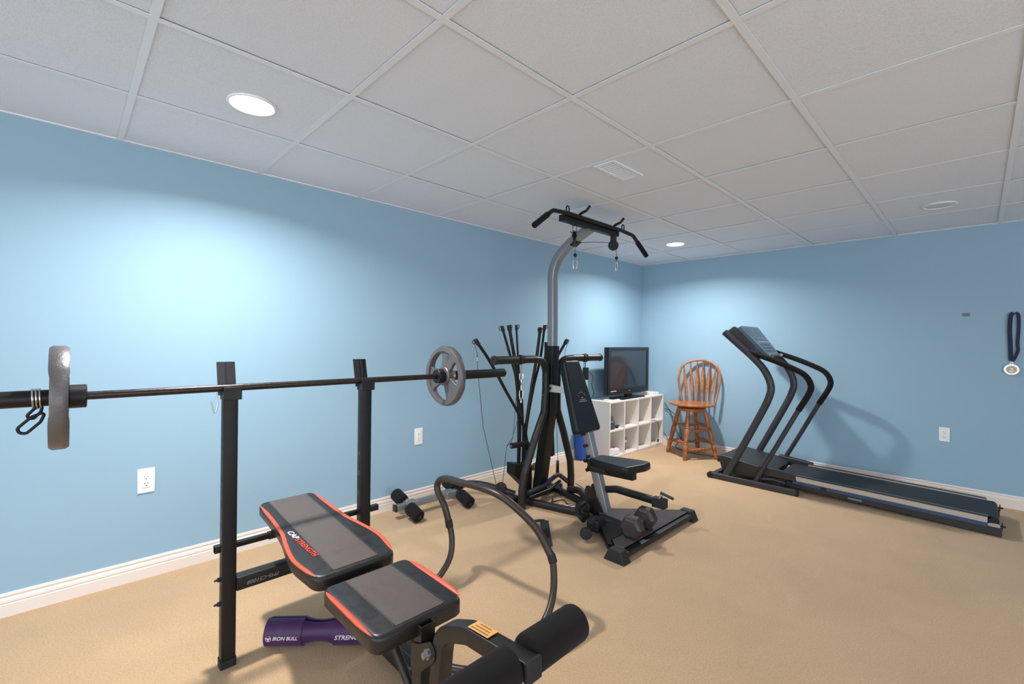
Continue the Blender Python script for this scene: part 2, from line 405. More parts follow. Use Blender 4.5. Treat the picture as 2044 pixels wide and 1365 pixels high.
def vent():
    o = V((-1.402, 2.18, ROOM_H)); t = thing('ceiling_vent', o, 'white louvred air vent set in a ceiling tile', 'vent')
    f = MB(o); x0, x1, y0, y1 = o.x - .064, o.x + .064, o.y - .15, o.y + .15; z = ROOM_H - .004; w = .014
    for b in ((x0, x1, y0, y0 + w), (x0, x1, y1 - w, y1), (x0, x0 + w, y0 + w, y1 - w), (x1 - w, x1, y0 + w, y1 - w)): f.bx(*b, z, z + .008)
    f.build('vent_frame', 'tbar', t, bevel=.001)
    s = MB(o)
    for k in range(11):
        yy = y0 + w + .012 + k * .0247
        s.box((0, 0, 0), (x1 - x0 - 2 * w, .0016, .014), Matrix.Translation((o.x, yy, ROOM_H + .0025)) @ Matrix.Rotation(.7, 4, 'X'))
    s.build('louvres', 'tbar', t)
    d = MB(o); d.bx(x0 + w, x1 - w, y0 + w, y1 - w, ROOM_H + .0035, ROOM_H + .0038); d.build('duct', 'gridgap', t)
vent()

def outlet(loc, n, label, m='outlet', k=1.0):
    # n: wall normal, 'x' (left wall) or 'y' (back wall)
    t = thing('wall_outlet', loc, label, 'outlet', 'white duplex wall outlets')
    R = Matrix.Translation(V(loc)) @ (Matrix.Rotation(math.radians(90), 4, 'Z') if n == 'x' else Matrix.Rotation(0, 4, 'Z'))
    # local frame: x across the plate, -y out of the wall, z up
    def b(name, mt, boxes, bevel=0, par=None):
        q = MB(loc)
        for c, d in boxes: q.box(c, d, R)
        return q.build(name, mt, par or t, bevel=bevel)
    pl = b('cover_plate', m, [((0, -.003, 0), (.070 * k, .006, .122 * k))], bevel=.0025)
    fc = b('receptacle', m, [((0, -.007, 0), (.034 * k, .004, .067 * k))], bevel=.0012)
    sl = []
    for z in (.017, -.017):
        sl += [((-.0065, -.0092, z + .004), (.0022, .0006, .008)), ((.0065, -.0092, z + .004), (.0022, .0006, .0065)), ((0, -.0092, z - .0075), (.005, .0006, .005))]
    b('slots', 'slot', sl)
    for z in (.0485 * k, -.0485 * k): sc = MB(loc); sc.cyl(R @ V((0, -.0058, z)), R @ V((0, -.0068, z)), .003, n=12); sc.build('screw', 'outlet', t)
outlet((XL, .292, .489), 'x', 'white duplex outlet low on the left wall, nearest the camera, left of the bench')
outlet((XL, 1.888, .491), 'x', 'white duplex outlet low on the left wall under the barbell plate')
outlet((-.187, YB, .50), 'y', 'white duplex outlet on the right-hand wall beside the treadmill', k=.93)

q = MB((-.072, YB, 1.468)); q.box((-.072, YB - .004, 1.468), (.042, .008, .026)); 
for k in (-1, 1): q.box((-.072 + k * .009, YB - .011, 1.468), (.006, .006, .014))
tag(q.build('wall_hook_plate', 'podgrey', bevel=.002), 'small grey mounting bracket on the right-hand wall, left of the medal', 'bracket')

def medal():
    o = V((.182, YB, 1.475)); t = thing('hanging_medal', o, 'round medal on a navy ribbon hanging from a nail on the right-hand wall', 'medal')
    n = MB(o); n.cyl((.187, YB, 1.462), (.187, YB - .022, 1.466), .002, n=10); n.build('nail', 'zinc', t)
    def strap(pts, name, wv):
        m = MB(o); m.sweep(spline(pts, 8), [(-wv, -.0008), (wv, -.0008), (wv, .0008), (-wv, .0008)], upv=(0, 1, 0)); m.build(name, 'navy', t, smooth=60)
    y = YB - .012
    strap([(.180, y - .007, 1.474), (.166, y - .006, 1.45), (.162, y - .003, 1.35), (.167, y, 1.22), (.171, y, 1.112)], 'ribbon', .0125)
    strap([(.188, y, 1.474), (.204, y + .001, 1.455), (.207, y + .003, 1.36), (.203, y + .003, 1.25), (.205, y + .003, 1.19), (.188, y, 1.13), (.176, y - .002, 1.108)], 'ribbon', .0095)
    g = MB(o); g.lathe([(.0065, -.0014), (.0095, -.0014), (.0095, .0014), (.0065, .0014), (.0065, -.0014)], (.174, y, 1.095), (0, 1, 0), 20); g.build('ring', 'medalrim', t)
    d = MB(o); d.lathe([(0, -.001), (.030, -.001), (.030, .003), (0, .003)], (.174, y, 1.047), (0, 1, 0), 40); d.build('medal_disc', 'medal', t)
    r = MB(o); r.lathe([(.029, -.003), (.040, -.003), (.042, 0), (.040, .005), (.029, .005), (.029, -.003)], (.174, y, 1.047), (0, 1, 0), 40); r.build('medal_rim', 'medalrim', t)
    e = MB(o); e.ball((.174, y - .003, 1.052), .012, 12, (1, .3, 1)); e.box((.174, y - .003, 1.035), (.022, .004, .006)); e.build('relief', 'medalrim', t)
medal()

# ================================================================== PADS
def offset_poly(poly, d):
    n = len(poly); o = []
    A = sum(poly[i][0] * poly[(i + 1) % n][1] - poly[(i + 1) % n][0] * poly[i][1] for i in range(n)); sg = 1 if A > 0 else -1
    for i in range(n):
        a, b, c = V(poly[i - 1]), V(poly[i]), V(poly[(i + 1) % n])
        t = (c - a); t.normalize(); o.append((b.x - sg * t.y * d, b.y + sg * t.x * d))
    return o
def smooth_poly(pts, rs, n=6):
    k = len(pts); o = []
    for i in range(k):
        a, b, c = V(pts[i - 1]), V(pts[i]), V(pts[(i + 1) % k]); d1 = (a - b); d2 = (c - b); l1, l2 = d1.length, d2.length
        d1.normalize(); d2.normalize(); r = rs[i] if isinstance(rs, (list, tuple)) else rs
        if r <= 0: o.append(tuple(b)); continue
        t = min(r, l1 * .49, l2 * .49)
        for j in range(n + 1):
            s = j / n; p = (b + d1 * t) * (1 - s) ** 2 + b * 2 * s * (1 - s) + (b + d2 * t) * s * s; o.append(tuple(p))
    return o
def pad(mb, poly, z0, z1, r, mtx=None, crown=0.004, rb=0.005):
    layers = [(rb, z0), (0, z0 + rb)]
    for k in range(0, 6):
        a = math.pi / 2 * k / 5; layers.append((r * (1 - math.cos(a)), z1 - r + r * math.sin(a)))
    layers.append((r + .006, z1))
    n = len(poly); vs = []; fs = []
    for d, z in layers:
        for x, y in (offset_poly(poly, d) if d else poly): vs.append((x, y, z))
    for i in range(len(layers) - 1):
        for k in range(n): fs.append((i * n + k, i * n + (k + 1) % n, (i + 1) * n + (k + 1) % n, (i + 1) * n + k))
    fs.append(tuple(range(n))[::-1]); fs.append(tuple((len(layers) - 1) * n + k for k in range(n)))
    return mb.add(vs, fs, mtx)

# ================================================================== WEIGHT BENCH
def weight_bench():
    o = V((-1.93, .702, 0)); YC = .712
    t = thing('weight_bench', o, 'black weight bench with two tall uprights and orange-edged padding in the foreground', 'weight bench')
    def holes(y, x, z0, zs, nm='adjustment_holes'):
        for z in zs: h = MB(o); h.cyl((x, y + .002, z), (x, y - .0008, z), .011, n=16); h.build('adjustment_hole', 'slot', t)
    for k, (y0, y1) in enumerate(((.411, .458), (.943, .990))):
        p = MB(o); p.sweep([(-1.936, (y0 + y1) / 2, .004), (-1.936, (y0 + y1) / 2, 1.0)], rrect(.042, y1 - y0, .004), upv=(0, -1, 0))
        post = p.build('upright', 'blackm', t)
        c = MB(o); c.sweep([(-1.936, (y0 + y1) / 2, 0), (-1.936, (y0 + y1) / 2, .03)], rrect(.047, y1 - y0 + .005, .005), upv=(0, -1, 0)); c.build('rubber_foot', 'rubber', post)
        # cup that carries the bar: saddle, front lip and raked back plate
        s = MB(o); ya, yb = y0 - .002, y1 + .010
        s.xz([(-1.962, .985), (-1.908, .985), (-1.908, 1.0145), (-1.912, 1.032), (-1.918, 1.032), (-1.922, 1.0165), (-1.944, 1.0125), (-1.958, 1.018), (-1.962, 1.03)], ya, yb)
        s.build('bar_cup', 'blackm', t, bevel=.001)
        b = MB(o); yy = (y0 + y1) / 2 - .003; x0, z0, x1, z1 = -1.957, 1.0, -1.988, 1.122
        w = .030
        b.add([(x0, yy - w, z0), (x0 + .006, yy - .006, z0), (x0 + .002, yy, z0), (x0 + .006, yy + .006, z0), (x0, yy + w, z0), (x0 - .004, yy + w, z0), (x0 - .004, yy - w, z0)] +
              [(x1, yy - w, z1), (x1 + .006, yy - .006, z1), (x1 + .002, yy, z1), (x1 + .006, yy + .006, z1), (x1, yy + w, z1), (x1 - .004, yy + w, z1), (x1 - .004, yy - w, z1)],
              [(i, (i + 1) % 7, 7 + (i + 1) % 7, 7 + i) for i in range(7)] + [tuple(range(7))[::-1], tuple(range(7, 14))])
        b.build('cup_back_plate', 'treadm' if k == 0 else 'blackm', t, smooth=0)
        zs = (.694, .605, .524) if k == 0 else (.700, .613, .526)
        holes(y0, -1.938, 0, zs)
        for z in (.235, .325) if k == 0 else (): bo = MB(o); bo.cyl((-1.937, y0 + .001, z), (-1.937, y0 - .010, z), .008, n=6); bo.cyl((-1.937, y0 - .009, z), (-1.937, y0 - .02, z), .004, n=8); bo.build('bolt', 'gunm', t)
    # cross beam with upside-down lettering
    b = MB(o); b.sweep([(-1.930, .458, .300), (-1.930, .943, .300)], rrect(.048, .05, .004), upv=(0, 0, 1)); beam = b.build('cross_beam', 'gunm', t)
    text('beam_lettering', 'FMS-CS1008', .019, (-1.9055, .548, .296), (0, -1, 0), (0, 0, -1), 'grey_ink', beam, o, depth=.0004, shear=.25, width=.112)
    b = MB(o); b.box((-1.93, YC, .300), (.062, .09, .062)); b.build('joint_sleeve', 'blackm', t, bevel=.003)
    # incline rod through the uprights
    r = MB(o); r.sweep([(-1.970, .397, .427), (-1.970, 1.052, .427)], rrect(.021, .021, .003), upv=(0, 0, 1)); r.build('incline_rod', 'blackm', t)
    for ya, yb in ((.397, .43), (.58, .64), (1.015, 1.052)):
        e = MB(o); e.sweep([(-1.970, ya, .427), (-1.970, yb, .427)], rrect(.026, .026, .003), upv=(0, 0, 1)); e.build('rod_sleeve', 'rubber', t)
    # spine and seat supports
    s = MB(o); s.sweep(fillet([(-1.905, YC, .300), (-1.55, YC, .300), (-1.32, YC, .355), (-1.085, YC, .385)], .06), rrect(.045, .045, .004), upv=(0, 1, 0)); s.build('spine', 'blackm', t)
    s = MB(o); s.tube([(-1.30, YC - .01, .385), (-1.205, YC - .01, .315), (-1.115, YC - .01, .235), (-1.085, YC - .01, .12)], .0125, 14); s.build('seat_brace', 'gunm', t)
    for dy in (-.055, .055):
        s = MB(o); s.box((-1.24, YC + dy, .394), (.26, .026, .020)); s.build('seat_bracket', 'blackm', t, bevel=.002)
        s = MB(o); s.box((-1.80, YC + dy, .420), (.52, .024, .022), Matrix.Translation((-1.5, 0, .42)) @ Matrix.Rotation(.07, 4, 'Y') @ Matrix.Translation((1.5, 0, -.42))); s.build('backrest_bracket', 'blackm', t, bevel=.002)
    h = MB(o); h.cyl((-1.435, YC - .09, .402), (-1.435, YC + .09, .402), .008, n=14)
    for dy in (-.085, -.03, .03, .085): h.cyl((-1.435, YC + dy - .012, .402), (-1.435, YC + dy + .012, .402), .013, n=14)
    h.box((-1.43, YC + .02, .408), (.03, .09, .006)); h.build('hinge', 'blackm', t)
    # front leg: open channel
    l = MB(o); x0, x1, y0, y1 = -1.087, -1.043, YC - .021, YC + .024; w = .0025
    for bb in ((x0, x1, y0, y0 + w), (x0, x1, y1 - w, y1), (x0, x0 + w, y0 + w, y1 - w), (x1 - w, x1, y0 + w, y1 - w)): l.bx(*bb, 0.002, .437)
    leg = l.build('front_leg', 'gunm', t)
    f = MB(o); f.sweep([(-1.065, YC - .2, .022), (-1.065, YC + .2, .022)], rrect(.044, .044, .004), upv=(0, 0, 1)); f.build('foot_bar', 'blackm', t)
    for dy in (-.0235, .0265):
        g = MB(o); g.xz(smooth_poly([(-1.087, .300), (-1.040, .320), (-.978, .378), (-.972, .405), (-.995, .425), (-1.043, .395), (-1.087, .38)], .012, 4), YC + dy - .0015, YC + dy + .0015); g.build('pivot_plate', 'gunm', t, bevel=.0005)
    v = MB(o); v.cyl((-1.0, YC - .025, .392), (-1.0, YC - .034, .392), .013, n=18); v.cyl((-1.0, YC - .044, .392), (-1.0, YC + .04, .392), .009, n=6); v.build('pivot_bolt', 'zinc', t)
    # leg developer arm
    arm = MB(o); arm.sweep(fillet([(-.985, YC, .05), (-.985, YC, .300), (-.968, YC, .458), (-.86, YC, .502), (-.652, YC, .520)], [.1, .09, .07], 8), rrect(.042, .042, .003), upv=(0, 1, 0))
    a = arm.build('leg_developer_arm', 'gunm', t)
    l1 = MB(o); l1.box((0, 0, 0), (.072, .034, .001), Matrix.Translation((-.815, YC, .5305)) @ Matrix.Rotation(-.088, 4, 'Y')); lb = l1.build('warning_label', 'yellowlabel', a); lb['label'] = 'orange warning label'
    l2 = MB(o)
    for k in range(3): l2.box((0, -.010 + k * .010, .0007), (.060 - .01 * k, .0030, .0004), Matrix.Translation((-.815, YC, .5305)) @ Matrix.Rotation(-.088, 4, 'Y'))
    l2.build('label_print', 'brownlabel', a)
    c = MB(o); c.box((-.652, YC, .519), (.012, .047, .047)); c.build('arm_end_cap', 'rubber', t, bevel=.003)
    ax = MB(o); ax.cyl((-.695, YC - .205, .517), (-.695, YC + .215, .517), .0125, n=18); ax.build('roller_axle', 'gunm', t)
    for s0, s1 in ((YC - .195, YC - .024), (YC + .024, YC + .205)):
        fr = MB(o); r_ = .044
        fr.lathe([(.0, s0), (r_ - .008, s0), (r_ - .002, s0 + .004), (r_, s0 + .012), (r_, s1 - .012), (r_ - .002, s1 - .004), (r_ - .008, s1), (0, s1)], (-.695, 0, .517), (0, 1, 0), 40)
        fr.build('foam_roller', 'foam', t)
    # padding
    tilt = Matrix(((1, 0, 0, 0), (0, 1, 0, 0), (-.07, 0, 1, .455 - 1.5 * .07), (0, 0, 0, 1)))       # z = .455 + .07 * (-1.5 - x)
    hw = [(-1.455, .128), (-1.475, .136), (-1.52, .147), (-1.60, .158), (-1.66, .155), (-1.74, .143), (-1.82, .128), (-1.92, .121), (-2.05, .118), (-2.14, .117), (-2.165, .106)]
    side = spline([(x, y, 0) for x, y in hw], 5)
    ow = [(-1.455, .142), (-1.60, .160), (-1.66, .157), (-1.74, .144), (-1.82, .129), (-1.92, .121), (-2.05, .118), (-2.165, .117)]
    rs = [.04, .08, .03, .04, .04, .05, .06, .032]
    poly = smooth_poly([(x, YC + y) for x, y in ow] + [(x, YC - y) for x, y in reversed(ow)], rs + rs[::-1], 6)
    m = MB(o); pad(m, poly, -.048, 0, .014, tilt, crown=.003); back = m.build('backrest', 'vinyl_b', t, smooth=60)
    def strips(poly_side, mtx, parent, zt, ins=.005):
        for sg in (1, -1):
            pts = [mtx @ V((p[0], YC + sg * (p[1] - ins), zt)) for p in poly_side]
            q = MB(o); q.sweep(pts, circ(.0115, 10, .0052), upv=(0, -.45 * sg, 1), scale=[min(1, .12 + .9 * min(i, len(pts) - 1 - i) / 6) for i in range(len(pts))])
            ob = q.build('orange_piping', 'orange', parent, smooth=80); ob['label'] = 'bright orange edge trim'
    strips([tuple(p) for p in side[4:-4]], tilt, back, -.0045)
    def panel(x0, x1, h, mtx, parent, z, nm='center_panel'):
        q = MB(o); poly = smooth_poly([(x0, YC - h), (x1, YC - h), (x1, YC + h), (x0, YC + h)], .004, 2)
        n_ = len(poly); q.add([(px, py, zz) for zz in (z - .012, z) for px, py in poly], [(k, (k + 1) % n_, n_ + (k + 1) % n_, n_ + k) for k in range(n_)] + [tuple(range(n_))[::-1], tuple(range(n_, 2 * n_))], mtx); ob = q.build(nm, 'vinyl_g', parent, smooth=60); ob['label'] = 'grey-brown middle panel'
        for sg in (-1, 1):
            for dd, zz in ((.0035, .0006), (-.0035, .0012)):
                st = MB(o); n = int(abs(x1 - x0) / .007)
                for k in range(n):
                    xx = min(x0, x1) + .003 + k * .007
                    st.box((xx, YC + sg * (h + dd), z + zz), (.0042, .0007, .0008), mtx)
                st.build('stitching', 'labelprint', parent)
    panel(-2.150, -1.474, .079, tilt, back, .0018)
    text('backrest_lettering', 'CAP', .027, V((-1.790, YC - .100, .4768)), (1, .06, -.07), (0, 1, 0), 'white_ink', back, o, depth=.0012, shear=.2, width=.072)
    text('backrest_lettering', 'STRENGTH', .027, V((-1.672, YC - .0945, .4684)), (1, .06, -.07), (0, 1, 0), 'red_ink', back, o, depth=.0012, shear=.2, width=.155)
    idm = Matrix.Translation((0, 0, .451))
    sp = smooth_poly([(-1.062, YC - .147), (-1.062, YC + .140), (-1.40, YC + .149), (-1.40, YC - .149)], .035, 6)
    m = MB(o); pad(m, sp, -.050, 0, .014, idm, crown=.003); seat = m.build('seat', 'vinyl_b', t, smooth=60)
    ss = [(x, y, 0) for x, y in ((-1.085, .146), (-1.12, .1475), (-1.2, .1485), (-1.28, .1485), (-1.35, .149), (-1.375, .147))]
    strips([tuple(p) for p in spline(ss, 4)], idm, seat, -.0045)
    panel(-1.383, -1.078, .079, idm, seat, .0018)
weight_bench()

# ================================================================== BARBELL
BX, BZ = -1.940, 1.0275
def ring_path(c, r, axis='y', n=36, a0=0, turns=1, pitch=0):
    o = []
    for k in range(int(n * turns) + 1):
        a = a0 + 2 * math.pi * k / n
        o.append((c[0] + r * math.cos(a), c[1] + pitch * k / n, c[2] + r * math.sin(a)))
    return o
def barbell():
    o = V((BX, .717, BZ)); t = thing('barbell', o, 'long black barbell resting across the bench uprights', 'barbell')
    s = MB(o); s.cyl((BX, .04, BZ), (BX, 1.36, BZ), .0130, n=24); s.build('shaft', 'barsteel', t)
    for sg, c0, c1, e in ((-1, .047, .006, -.40), (1, 1.356, 1.392, 1.834)):
        m = MB(o); L = abs(e - c1)
        m.lathe([(0, 0), (.0245, 0), (.0245, L - .012), (.0235, L - .004), (.020, L), (0, L)], (BX, c1, BZ), (0, sg, 0), 32); sl = m.build('sleeve', 'blackm', t)
        m = MB(o); m.lathe([(.012, 0), (.034, 0), (.036, .002), (.036, abs(c1 - c0) - .002), (.034, abs(c1 - c0)), (.012, abs(c1 - c0)), (.012, 0)], (BX, c0, BZ), (0, sg, 0), 36); m.build('collar', 'blackm', t)
barbell()
def plate(yc, rot, label, tk=1.0):
    o = V((BX, yc, BZ)); t = thing('weight_plate', o, label, 'weight plate', 'grey grip plates on the barbell')
    r = MB(o); pr = [(.156 - .006, -.0165), (.156, -.010), (.156, .010), (.150, .0165), (.128, .0165), (.124, .010), (.124, -.010), (.128, -.0165), (.150, -.0165)]
    # rim: thinner rounded grip sections opposite each window
    n = 96; vs = []; fs = []; m = len(pr) - 1
    for k in range(n):
        a = 2 * math.pi * k / n; rel = ((math.degrees(a) - rot + 60) % 120) - 60      # 0 at spoke
        g = max(0, min(1, (abs(rel) - 30) / 6)); 
        for q, (rr, h) in enumerate(pr[:-1]):
            rr2 = .140 + (rr - .140) * (1 - .15 * g); h2 = h * (1 - .12 * g) * tk
            vs.append(o + V((rr2 * math.cos(a), h2, rr2 * math.sin(a))))
    for k in range(n):
        for q in range(m): fs.append((k * m + q, k * m + (q + 1) % m, ((k + 1) % n) * m + (q + 1) % m, ((k + 1) % n) * m + q))
    r.add(vs, fs); rim = r.build('rim', 'plate', t, smooth=50)
    h = MB(o); h.lathe([(.0255, -.0165), (.046, -.0165), (.050, -.013), (.050, .013), (.046, .0165), (.0255, .0165), (.0255, -.0165)], o, (0, 1, 0), 40); h.build('hub', 'plate', t)
    for k in range(3):
        a = math.radians(rot + 120 * k); s = MB(o); R = Matrix.Translation(o) @ Matrix.Rotation(-a, 4, 'Y')
        pl = [(.040, -.036), (.085, -.050), (.122, -.074), (.131, 0), (.122, .074), (.085, .050), (.040, .036)]
        q = MB(); q.prism([(x, -z) for x, z in pl], -.009, .009, Matrix(((1, 0, 0, 0), (0, 0, -1, 0), (0, 1, 0, 0), (0, 0, 0, 1))))
        s.add([R @ v for v in q.v], q.f); sp = s.build('spoke', 'plate', t, bevel=.003)
        e = MB(o)
        for sd in (-1, 1): e.box((.098, sd * .0095, 0), (.026, .002, .004), R); e.box((.098, sd * .0095, .011), (.020, .002, .004), R)
        e.build('raised_mark', 'plate', sp)
plate(-.014, 67, 'hammered grey iron weight plate seen almost edge-on at the left end of the barbell', 1.35)
plate(1.413, 70, 'hammered grey three-spoke weight plate seen face-on at the right end of the barbell', 1.2)
def clip(yc, sg, a0, label):
    o = V((BX, yc, BZ)); t = thing('spring_clip', o, label, 'spring clip', 'spring clips on the barbell sleeves')
    c = MB(o); c.tube(ring_path((BX, yc, BZ), .0275, n=30, a0=a0, turns=2.6, pitch=sg * .0075), .0027, 10); c.build('coil', 'chrome', t)
    for k, (zz, ys, L, w, an) in enumerate(((-.026, 0, .040, .0085, .9), (-.034, sg * -.004, .070, .0125, .82))):
        d = V((0, sg * math.cos(an), -math.sin(an))); sdv = V((0, d.z, -d.y)); o2 = V((BX + .006 * k, yc + ys, BZ + zz - .012 * k))
        pts = [o2 + sdv * w * .3, o2 + d * L * .3 + sdv * w, o2 + d * L * .9 + sdv * w, o2 + d * L, o2 + d * L * .9 - sdv * w, o2 + d * L * .3 - sdv * w, o2 - sdv * w * .3, o2 + sdv * w * .3]
        h = MB(o); h.tube(fillet(pts, .010, 4), .0042, 10); h.build('clip_handle', 'rubber', t)
clip(-.052, -1, math.radians(-100), 'spring clip with black looped handles beside the left weight plate')
clip(1.440, 1, math.radians(-65), 'spring clip just behind the right weight plate, one black loop showing')

q = MB((-1.937, .40, .98)); q.tube(spline([(-1.937, .408, 1.018), (-1.937, .397, 1.020), (-1.937, .391, 1.010), (-1.936, .396, .975), (-1.936, .392, .950), (-1.936, .387, .938), (-1.936, .382, .950), (-1.936, .376, .980)], 6), .0022, 10)
tag(q.build('wire_hook', 'chrome'), 'bent steel wire hook hanging from the top of the left bench upright', 'hook')

# ================================================================== HOME GYM
def home_gym():
    o = V((-2.25, 2.635, 0)); YC = 2.635
    t = thing('home_gym', o, 'tall black and silver home gym with arched pulldown bar, bow rods and padded seat', 'home gym')
    def tb(name, pts, r, m='gunm', par=None, fr=0, n=18, sp=0, scale=None):
        q = MB(o); p = spline(pts, sp) if sp else (fillet(pts, fr) if fr else pts)
        q.tube(p, r, n, scale=scale); return q.build(name, m, par or t, smooth=50)
    def rc(name, pts, w, h, m='gunm', par=None, fr=0, upv=(0, 1, 0), rad=.006):
        q = MB(o); q.sweep(fillet(pts, fr, 8) if fr else pts, rrect(w, h, rad), upv=upv); return q.build(name, m, par or t, smooth=45)
    # --- main upright: black lower mast, silver curved upper mast
    rc('lower_mast', [(-2.372, YC, .055), (-2.33, YC, .35), (-2.275, YC, .70), (-2.262, YC, 1.18)], .082, .082, 'blackm', fr=.2)
    up_ = rc('upper_mast', spline([(-2.258, YC, 1.16), (-2.259, YC, 1.40), (-2.262, YC, 1.60), (-2.262, YC, 1.72), (-2.228, YC, 1.818), (-2.157, YC, 1.892), (-2.064, YC, 1.950), (-1.958, YC, 2.000), (-1.918, YC, 2.016)], 5), .058, .062, 'silver', rad=.008)
    # --- lat bar group
    cb = rc('top_crossmember', [(-1.925, YC - .31, 2.028), (-1.925, YC + .33, 2.028)], .052, .042, 'blackm', upv=(0, 0, 1))
    lb = tb('pulldown_bar', [(-1.875, YC - .622, 1.915), (-1.882, YC - .45, 2.040), (-1.885, YC - .30, 2.052), (-1.885, YC + .34, 2.052), (-1.882, YC + .50, 2.040), (-1.875, YC + .685, 1.915)], .0135, 'blackm', fr=.07)
    for y0, z0, y1, z1 in ((YC - .632, 1.908, YC - .50, 2.004), (YC + .695, 1.908, YC + .56, 1.998)):
        q = MB(o); q.cyl((-1.8745, y0, z0), (-1.880, y1, z1), .0185, n=20); q.build('grip_sleeve', 'foam', lb, bevel=.003)
    for y in (YC - .30, YC + .36):
        q = MB(o); q.tube([(-1.885, y + .015 * math.cos(a), 2.077 + .022 * math.sin(a)) for a in [k * math.pi / 8 for k in range(17)]], .0045, 10); q.build('eyelet', 'blackm', lb)
    for y in (YC - .135, YC + .285):
        tb('bar_hook', [(-1.955, y, 2.055), (-1.900, y, 2.088), (-1.862, y + .004, 2.098), (-1.835, y + .01, 2.128)], .009, 'blackm', fr=.02)
    for x, y, ax in ((-1.945, YC - .150, (.75, .65, 0)), (-1.918, YC + .285, (-.5, .86, 0))):
        ax = V(ax).normalized(); pe = V((-ax.y, ax.x, 0))
        q = MB(o)
        for sd in (-.013, .013):
            b0 = V((x, y, 0)) + ax * sd; q.add([b0 + pe * .02 + V((0, 0, 2.015)), b0 - pe * .02 + V((0, 0, 2.015)), b0 - pe * .026 + V((0, 0, 1.925)), b0 + pe * .026 + V((0, 0, 1.925)), b0 + ax * .002 + pe * .02 + V((0, 0, 2.015)), b0 + ax * .002 - pe * .02 + V((0, 0, 2.015)), b0 + ax * .002 - pe * .026 + V((0, 0, 1.925)), b0 + ax * .002 + pe * .026 + V((0, 0, 1.925))], [(0, 1, 2, 3), (4, 7, 6, 5), (0, 4, 5, 1), (1, 5, 6, 2), (2, 6, 7, 3), (3, 7, 4, 0)])
        q.cyl(V((x, y, 1.94)) - ax * .017, V((x, y, 1.94)) + ax * .017, .006, n=12); q.box((x, y, 2.015), (.03, .03, .012)); pb = q.build('pulley_bracket', 'blackm', t)
        q = MB(o); q.lathe([(.004, -.009), (.036, -.009), (.038, -.006), (.031, 0), (.038, .006), (.036, .009), (.004, .009), (.004, -.009)], (x, y, 1.936), ax, 32); q.build('pulley', 'blackm', pb)
    # high cables, stop balls, carabiners
    def carabiner(c, h, par, ax=(0.7, 0.7, 0), wd=.35):
        a = V(ax).normalized(); zz = V((0, 0, 1)); c = V(c)
        pts = [c + zz * h * .5, c + a * h * wd * .5 + zz * h * .36, c + a * h * wd * .5 - zz * h * .1, c + a * h * wd * .3 - zz * h * .42, c - zz * h * .5, c - a * h * wd * .3 - zz * h * .42, c - a * h * wd * .5 - zz * h * .1, c - a * h * wd * .5 + zz * h * .36]
        q = MB(o); q.tube(fillet(pts + [pts[0]], h * .12, 3), .0028, 8); return q.build('carabiner', 'chrome', par)
    for y, zb in ((YC - .170, 1.752), (YC + .335, 1.800)):
        cbz = tb('high_cable', [(-2.045, YC - .02, 1.925), (-2.0, (YC + y) / 2, 1.955), (-1.955, y - .02, 1.965), (-1.925, y, 1.945), (-1.925, y, 1.90), (-1.925, y + .006, zb + .06)], .0022, 'steelcable', fr=.02, n=8)
        q = MB(o); q.ball((-1.925, y + .006, zb + .05), .0125, 16); q.build('stop_ball', 'rubber', cbz)
        tb('cable_end', [(-1.925, y + .006, zb + .05), (-1.925, y + .006, zb + .018)], .002, 'steelcable', cbz, n=8)
        carabiner((-1.925, y + .006, zb - .014), .066, cbz, wd=.42 if y < YC else .25)
    q = MB(o); q.box((0, 0, 0), (.055, .072, .012), Matrix.Translation((-2.050, YC, 1.925)) @ Matrix.Rotation(-.55, 4, 'Y')); q.build('cable_guide', 'blackm', t, bevel=.002)
    # --- A legs that curve up into the two side arms
    for sg in (-1, 1):
        Y = lambda d: YC + sg * d
        leg = tb('side_leg', [(-2.285, Y(.280), .012), (-2.285, Y(.282), .14), (-2.280, Y(.262), .26), (-2.272, Y(.165), .50), (-2.265, Y(.075), .69), (-2.262, Y(.066), .85), (-2.262, Y(.066), 1.0), (-2.250, Y(.120), 1.074), (-2.240, Y(.22), 1.083), (-2.225, Y(.615 if sg < 0 else .568), 1.083)], .0275, 'gunm', fr=.09, n=22)
        q = MB(o); q.cyl((-2.225, Y(.610 if sg < 0 else .563), 1.083), (-2.225, Y(.632 if sg < 0 else .58), 1.083), .031, n=20); q.build('arm_end_cap', 'rubber', leg, bevel=.004)
        q = MB(o); q.cyl((-2.231, Y(.345), 1.083), (-2.231, Y(.375), 1.083), .031, n=20); q.cyl((-2.229, Y(.372), 1.083), (-2.229, Y(.382), 1.083), .0345, n=20); q.build('arm_clamp', 'rubber', leg, bevel=.002)
        q = MB(o)
        for k in range(6): q.tube(ring_path((-2.231, Y(.36) , 1.046 - k * .009), .005, n=10), .0014, 6, closed=False)
        q.build('chain', 'chrome', leg)
        carabiner((-2.231, Y(.360), .962), .066, leg); carabiner((-2.231, Y(.360), .928) , .05, leg, ax=(.7, -.7, 0))
        q = MB(o); q.cyl((-2.231, Y(.360), .905), (-2.231, Y(.360), .875), .005, n=10); q.build('snap_swivel', 'chrome', leg)
        carabiner((-2.231, Y(.360), .838), .075, leg, wd=.3)
        q = MB(o); q.cyl((-2.231, Y(.360), .80), (-2.231, Y(.360), .782), .0065, n=10); q.build('snap_swivel', 'chrome', leg)
        if sg > 0:
            q = MB(o); q.box((-2.222, Y(.375), .955), (.02, .055, .10)); q.cyl((-2.228, Y(.375), 1.0), (-2.229, Y(.377), 1.055), .004, n=10); q.build('hanging_strap', 'rubber', t, bevel=.004)
            tb('hanging_cord', [(-2.222, Y(.39), .99), (-2.20, Y(.44), .93), (-2.20, Y(.43), .86), (-2.2, Y(.46), .80), (-2.2, Y(.44), .76)], .0035, 'steelcable', sp=6, n=8)
